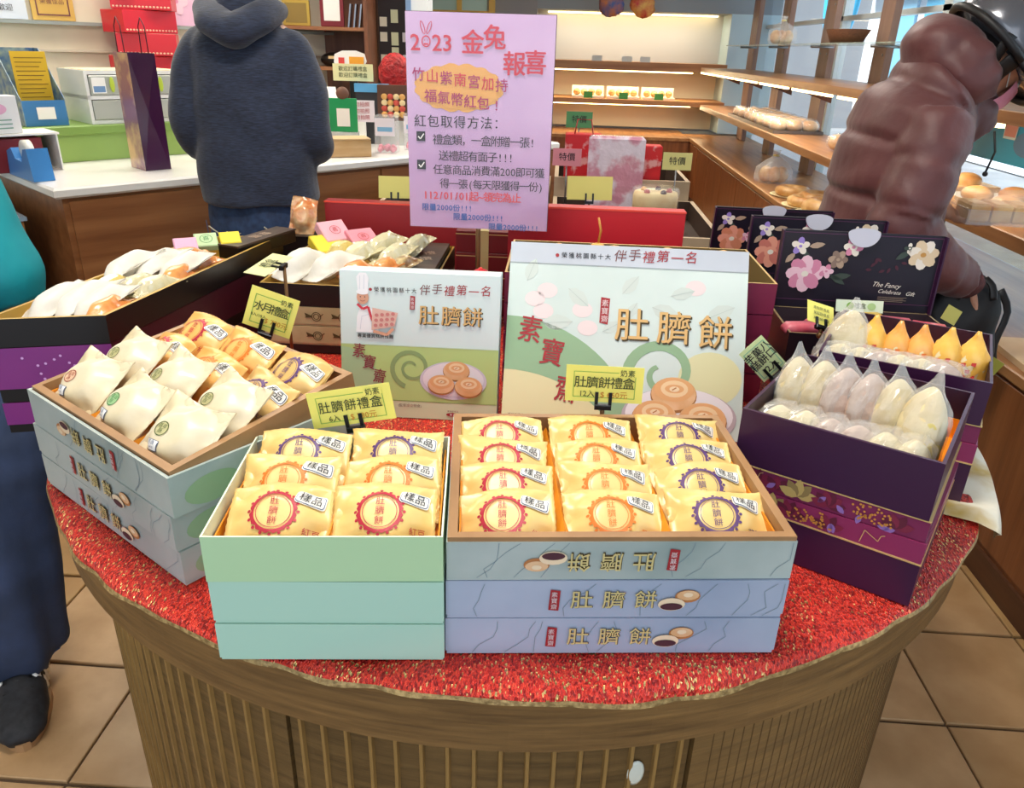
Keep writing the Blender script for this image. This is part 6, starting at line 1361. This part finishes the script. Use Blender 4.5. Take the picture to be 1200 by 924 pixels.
b = MB(); b.loft(quilt([(*L3(.88, 2.2, .80), .17, .17), (*L3(.885, 2.2, .9), .165, .175), (*L3(.89, 2.2, 1.0), .150, .18), (*L3(.896, 2.2, 1.12), .150, .20), (*L3(.918, 2.2, 1.22), .146, .20), (*L3(.955, 2.2, 1.30), .12, .16), (*L3(1.0, 2.2, 1.34), .085, .10)], .125, .085, 110), PUF, n=34)
b.loft(quilt([(*L3(.928, 2.07, 1.255), .085, .085), (*L3(.905, 2.03, 1.15), .084, .088), (*L3(.872, 2.0, 1.02), .080, .084)], .12, .08, 70), PUF, n=24)
b.loft(quilt([(*L3(.865, 2.0, 1.02), .078, .080), (*L3(.905, 2.0, .95), .080, .078), (*L3(.985, 2.01, .895), .070, .070), (*L3(1.075, 2.035, .86), .052, .055)], .11, .08, 70), PUF, n=24)
b.loft(quilt([(*L3(.95, 2.32, 1.24), .08, .08), (*L3(.95, 2.37, 1.05), .078, .08), (*L3(.99, 2.35, 1.01), .07, .07), (*L3(1.07, 2.30, 1.0), .048, .048)], .11, .08, 70), PUF, n=22)
b.loft([(*L3(.95, 2.2, 1.34), .10, .11), (*L3(1.01, 2.2, 1.30), .085, .095), (*L3(1.05, 2.2, 1.245), .072, .08), (*L3(1.085, 2.2, 1.20), .05, .06)], PUF, n=22, side=(0, 1, 0), sub=3)
b.ball(L3(.872, 2.0, 1.0), (.088, .080, .082), PUF, 20, 12); b.ball(L3(.955, 2.36, 1.02), (.085, .08, .085), PUF, 18, 12)
jk = remeshed(b, 'puffer_jacket', .0075, PUF, wo, 1, wrinkle(.003, 60))
b = MB(); b.ball(L3(.945, 2.2, 1.405), (.090, .115, .082), PUF, 22, 14); b.ball(L3(.975, 2.2, 1.40), (.06, .118, .08), PUF, 20, 12)
b.loft([(*L3(.93, 2.15, 1.40), .05, .06), (*L3(.985, 2.09, 1.37), .035, .06), (*L3(1.03, 2.11, 1.29), .03, .045)], PUF, n=14, side=(0, 1, 0), sub=3); b.loft([(*L3(.93, 2.25, 1.40), .05, .06), (*L3(.985, 2.31, 1.37), .035, .06), (*L3(1.03, 2.29, 1.29), .03, .045)], PUF, n=14, side=(0, 1, 0), sub=3)
remeshed(b, 'hood', .0075, PUF, wo, 2, wrinkle(.007, 62, 2))
b = MB(); b.loft([(*L3(1.073, 2.034, .862), .044, .048), (*L3(1.10, 2.04, .838), .038, .04)], mat('#4a2426', .8, '#6a3a3a', 90, (1, 1, 1)), n=20); b.loft([(*L3(1.065, 2.302, 1.0), .042, .042), (*L3(1.10, 2.283, .99), .034, .034)], mat('#2d1a1a', .8), n=20); b.build('knit_cuff', jk)
b = MB(); b.tube([L3(1.10, 2.13, 1.22), L3(1.115, 2.13, 1.17), L3(1.105, 2.13, 1.12)], .003, BLACK, 6); b.ball(L3(1.105, 2.13, 1.115), .007, BLACK, 8, 6); b.build('drawstring', jk)
# helmet: a shell with thickness, dark rim, strap
HEL = mat('#5d6068', .22, metal=.5, coat=1); b = MB(); prof = []
for k in range(14): a = R_(-14+104*k/13); prof.append((.136*math.cos(a), .020+.140*math.sin(a)))
for k in range(14): a = R_(90-104*k/13); prof.append((.118*math.cos(a)+.0001, .020+.122*math.sin(a)))
b.lathe(prof, HEL, 36, M=HW @ Rx(8) @ T(0, -.012, .02) @ Matrix.Diagonal((.96, 1.14, 1, 1))); he = b.build('helmet', wo)
b = MB(); R1 = []
for k in range(37): a = 2*PI*k/36; R1.append((.136*.96*math.cos(a), .136*1.14*math.sin(a), -.016, .010, .010))
b.loft(R1, BLACK, n=8, side=(0, 0, 1), M=HW @ Rx(8) @ T(0, -.012, .02)); b.build('rim', he)
b = MB(); b.loft([(.118, -.02, .0, .004, .022), (.098, -.005, -.04, .004, .020), (.080, .02, -.075, .004, .016), (.03, .045, -.112, .004, .012), (0, .05, -.118, .004, .012)], BLACK, n=8, side=(1, 0, 0), sub=3, M=HW); b.loft([(.120, -.075, .01, .004, .014), (.100, -.04, -.045, .004, .014), (.080, .015, -.08, .004, .012)], BLACK, n=8, side=(1, 0, 0), sub=3, M=HW)
b.loft([(-.118, -.02, .0, .004, .022), (-.098, -.005, -.04, .004, .020), (-.080, .02, -.075, .004, .016), (0, .05, -.118, .004, .012)], BLACK, n=8, side=(1, 0, 0), sub=3, M=HW); b.build('chin_strap', he)
b = MB(); b.lathe([(.018, 0), (.016, .005), (.008, .008)], mat('#c9b24a', .2, metal=.8), 18, M=HW @ T(.095, -.075, .105) @ Ry(60) @ Rx(30)); b.build('badge', he)
MKM = mat('#d98aa4', .6, '#e6a4b8', 20)
b = MB(); V = []; F = []
for j in range(9):
    for i in range(13):
        u, v = -1+2*i/12, -1+2*j/8; V.append((.066*math.sin(u*1.25), .030+.080*math.cos(u*1.25)+.012*(1-v*v), -.036+.045*v-.004*abs(u)))
for j in range(8):
    for i in range(12): F.append((j*13+i, j*13+i+1, (j+1)*13+i+1, (j+1)*13+i))
b.add(V, F, MKM, smooth=True, M=HW); b.tube([(.062, .055, -.02), (.078, .0, .005), (.08, -.02, -.005)], .0016, PAPW, 6, M=HW); b.tube([(-.062, .055, -.02), (-.078, .0, .005), (-.08, -.02, -.005)], .0016, PAPW, 6, M=HW); b.build('face_mask', wo)
b = MB(); b.ball((0, -.02, .045), (.083, .098, .080), HAIR, 20, 12, M=HW); b.ball((0, -.04, -.02), (.078, .06, .07), HAIR, 16, 10, M=HW); b.build('hair', wo)
TRS = mat('#1c1c22', .8, '#26262e', 20)
b = MB(); b.loft([(*L3(.87, 2.2, .88), .15, .16), (*L3(.87, 2.2, .78), .15, .165)], TRS, n=20, sub=2)
for y, x in ((2.11, .86), (2.29, .88)): b.loft([(*L3(x, y, .80), .10, .10), (*L3(x+.04, y, .48), .075, .075), (*L3(x, y, .09), .06, .065)], TRS, n=16, sub=4)
remeshed(b, 'trousers', .010, TRS, wo, 3, wrinkle(.002, 40))
for y, x in ((2.11, .86), (2.29, .88)): shoe(wo, T(*L3(x+.04, y, 0)) @ Rz(-90), BLACK, mat('#cfccc6', .5))
# clear box held in the far hand, black bag hanging from the near hand
t = empty('clear_food_box', T(1.11, 2.17, .975) @ Rz(-4), 'clear plastic food box with golden cakes held by the person in maroon', 'food box')
CL = mat('#f2f6f6', .04, alpha=.22, coat=1, bump=.002, bscale=50)
b = MB(); tray(b, [(0, 0), (.19, 0), (.19, .13), (0, .13)], 0, .04, .002, CL, CL, .002); b.build('base', t)
b = MB(); b.box(-.006, .196, -.006, .136, .040, .043, CL); b.box(.005, .185, .005, .125, .043, .082, CL, bev=.006); b.build('lid', t)
for k in range(3): b = MB(); b.box(.012+.056*k, .062+.056*k, .015, .115, .004, .055, mat('#d99a48', .6, '#e9bf7a', 20, bump=.002, bscale=50), bev=.006); b.build('cake', t)
t = empty('hand_bag', T(1.02, 2.0, .60), 'black cloth bag with straps hanging from the hand of the person in maroon', 'bag')
b = MB(); b.loft([(.085, .06, 0, .10, .05), (.085, .06, .06, .105, .055), (.085, .06, .15, .10, .05), (.09, .06, .23, .08, .035), (.095, .055, .255, .06, .02)], BLACK, n=22, sub=3, sup=.7)
remeshed(b, 'bag', .007, mat('#101114', .6, '#1c1d22', 10), t, 2, wrinkle(.006, 50))
b = MB()
for dx in (-.03, .03): b.loft([(.09+dx*1.6, .02, .21, .010, .003), (.10+dx, .03, .245, .010, .003), (.115, .045, .262, .010, .003)], BLACK, n=8, side=(1, 0, 0), sub=3)
b.loft([(.165, .05, .23, .010, .003), (.20, .05, .17, .010, .003), (.185, .04, .08, .010, .003), (.20, .04, .02, .010, .003)], BLACK, n=8, side=(1, 0, 0), sub=3); b.build('strap', t)
b = MB(); b.box(-.035, .035, -.004, .004, -.02, .02, mat('#9a9a3e', .5), M=T(.18, .03, .03) @ Ry(30)); b.build('olive_tag', t)

# --- person at the left edge in teal with dark blue trousers
O = Vector((-1.335, 1.46, 0))
le = empty('person', T(*O), 'person at the left edge in a teal jacket and wide dark blue trousers', 'person')
TEAL = mat('#0f8a94', .6, '#14a0a8', 5, bump=.003, bscale=16); DBL = mat('#2c3a56', .8, '#37476a', 12, bump=.001, bscale=60)
HL = T(0, .02, 1.52) @ Rz(-100)
b = MB(); head(b, HL)
b.loft([(0, 0, .80, .13, .10), (0, 0, 1.0, .12, .095), (0, 0, 1.2, .15, .10), (0, 0, 1.32, .13, .08), (0, .0, 1.38, .055, .055), (0, .01, 1.47, .05, .052)], SKIN, n=20, sub=3)
b.loft([(.13, .0, 1.31, .05, .05), (.15, .01, 1.06, .04, .04), (.20, .05, .86, .028, .026), (.205, .055, .84, .022, .019)], SKIN, n=12, sub=4); hand(b, (.206, .056, .838), (.1, .1, -1), (-1, 0, 0), .9, .4, 1)
b.loft([(-.14, .0, 1.31, .05, .05), (-.19, .01, 1.06, .04, .04), (-.17, .05, .82, .028, .026), (-.17, .055, .80, .022, .019)], SKIN, n=12, sub=4); hand(b, (-.17, .056, .80), (0, .1, -1), (1, 0, 0), .9, .4, -1)
b.loft([(.13, -.10, .86, .085, .09), (.17, -.13, .46, .055, .058), (.17, -.15, .10, .036, .04), (.18, -.19, .04, .034, .03)], SKIN, n=14, sub=4)
b.loft([(-.10, .04, .86, .085, .09), (-.12, .05, .46, .055, .058), (-.12, .04, .10, .036, .04), (-.12, .0, .04, .034, .03)], SKIN, n=14, sub=4)
remeshed(b, 'body', .0065, SKIN, le, 2); eyes(HL, le)
b = MB(); b.ball((0, -.016, .045), (.086, .102, .084), HAIR, 20, 14, M=HL); b.ball((0, -.05, -.03), (.078, .06, .08), HAIR, 16, 10, M=HL); remeshed(b, 'hair', .008, HAIR, le, 2)
b = MB(); b.loft([(0, 0, .84, .19, .14), (0, 0, .95, .18, .135), (0, 0, 1.15, .17, .13), (0, 0, 1.28, .165, .11), (0, 0, 1.34, .12, .09), (0, .01, 1.41, .07, .07)], TEAL, n=28, sub=3, sup=.85)
b.loft([(.10, 0, 1.30, .06, .065), (.13, .005, 1.20, .070, .075), (.155, .02, 1.05, .078, .08), (.185, .035, .93, .080, .075), (.20, .045, .86, .055, .05)], TEAL, n=18, sub=4)
b.loft([(-.12, 0, 1.30, .06, .065), (-.17, .0, 1.18, .066, .07), (-.19, .01, 1.05, .062, .066), (-.175, .04, .84, .05, .05)], TEAL, n=18, sub=4)
remeshed(b, 'jacket', .009, TEAL, le, 3, wrinkle(.0045, 24))
b = MB(); b.loft([(0, -.02, .90, .165, .13), (0, -.03, .80, .18, .15)], DBL, n=24, sub=2)
b.loft([(.11, -.10, .84, .12, .12), (.165, -.15, .62, .155, .12), (.165, -.16, .40, .128, .12), (.160, -.17, .15, .102, .115), (.158, -.17, .115, .098, .105)], DBL, n=24, sub=4)
b.loft([(-.09, .03, .84, .12, .12), (-.12, .04, .62, .13, .12), (-.12, .04, .40, .12, .12), (-.12, .03, .09, .108, .115)], DBL, n=24, sub=4)
remeshed(b, 'trousers', .009, DBL, le, 3, lambda c: .010*math.sin(math.atan2(c.y+.15, c.x-.16)*7+c.z*3)*max(0, 1-c.z)*.8)
shoe(le, T(.185, -.215, 0) @ Rz(212) @ Matrix.Diagonal((1.15, 1.05, 1.15, 1)), mat('#17181c', .7, '#26272c', 60), mat('#b08a62', .5), PAPW)
shoe(le, T(-.12, -.02, 0) @ Rz(180), mat('#17181c', .7), mat('#b08a62', .5), PAPW)
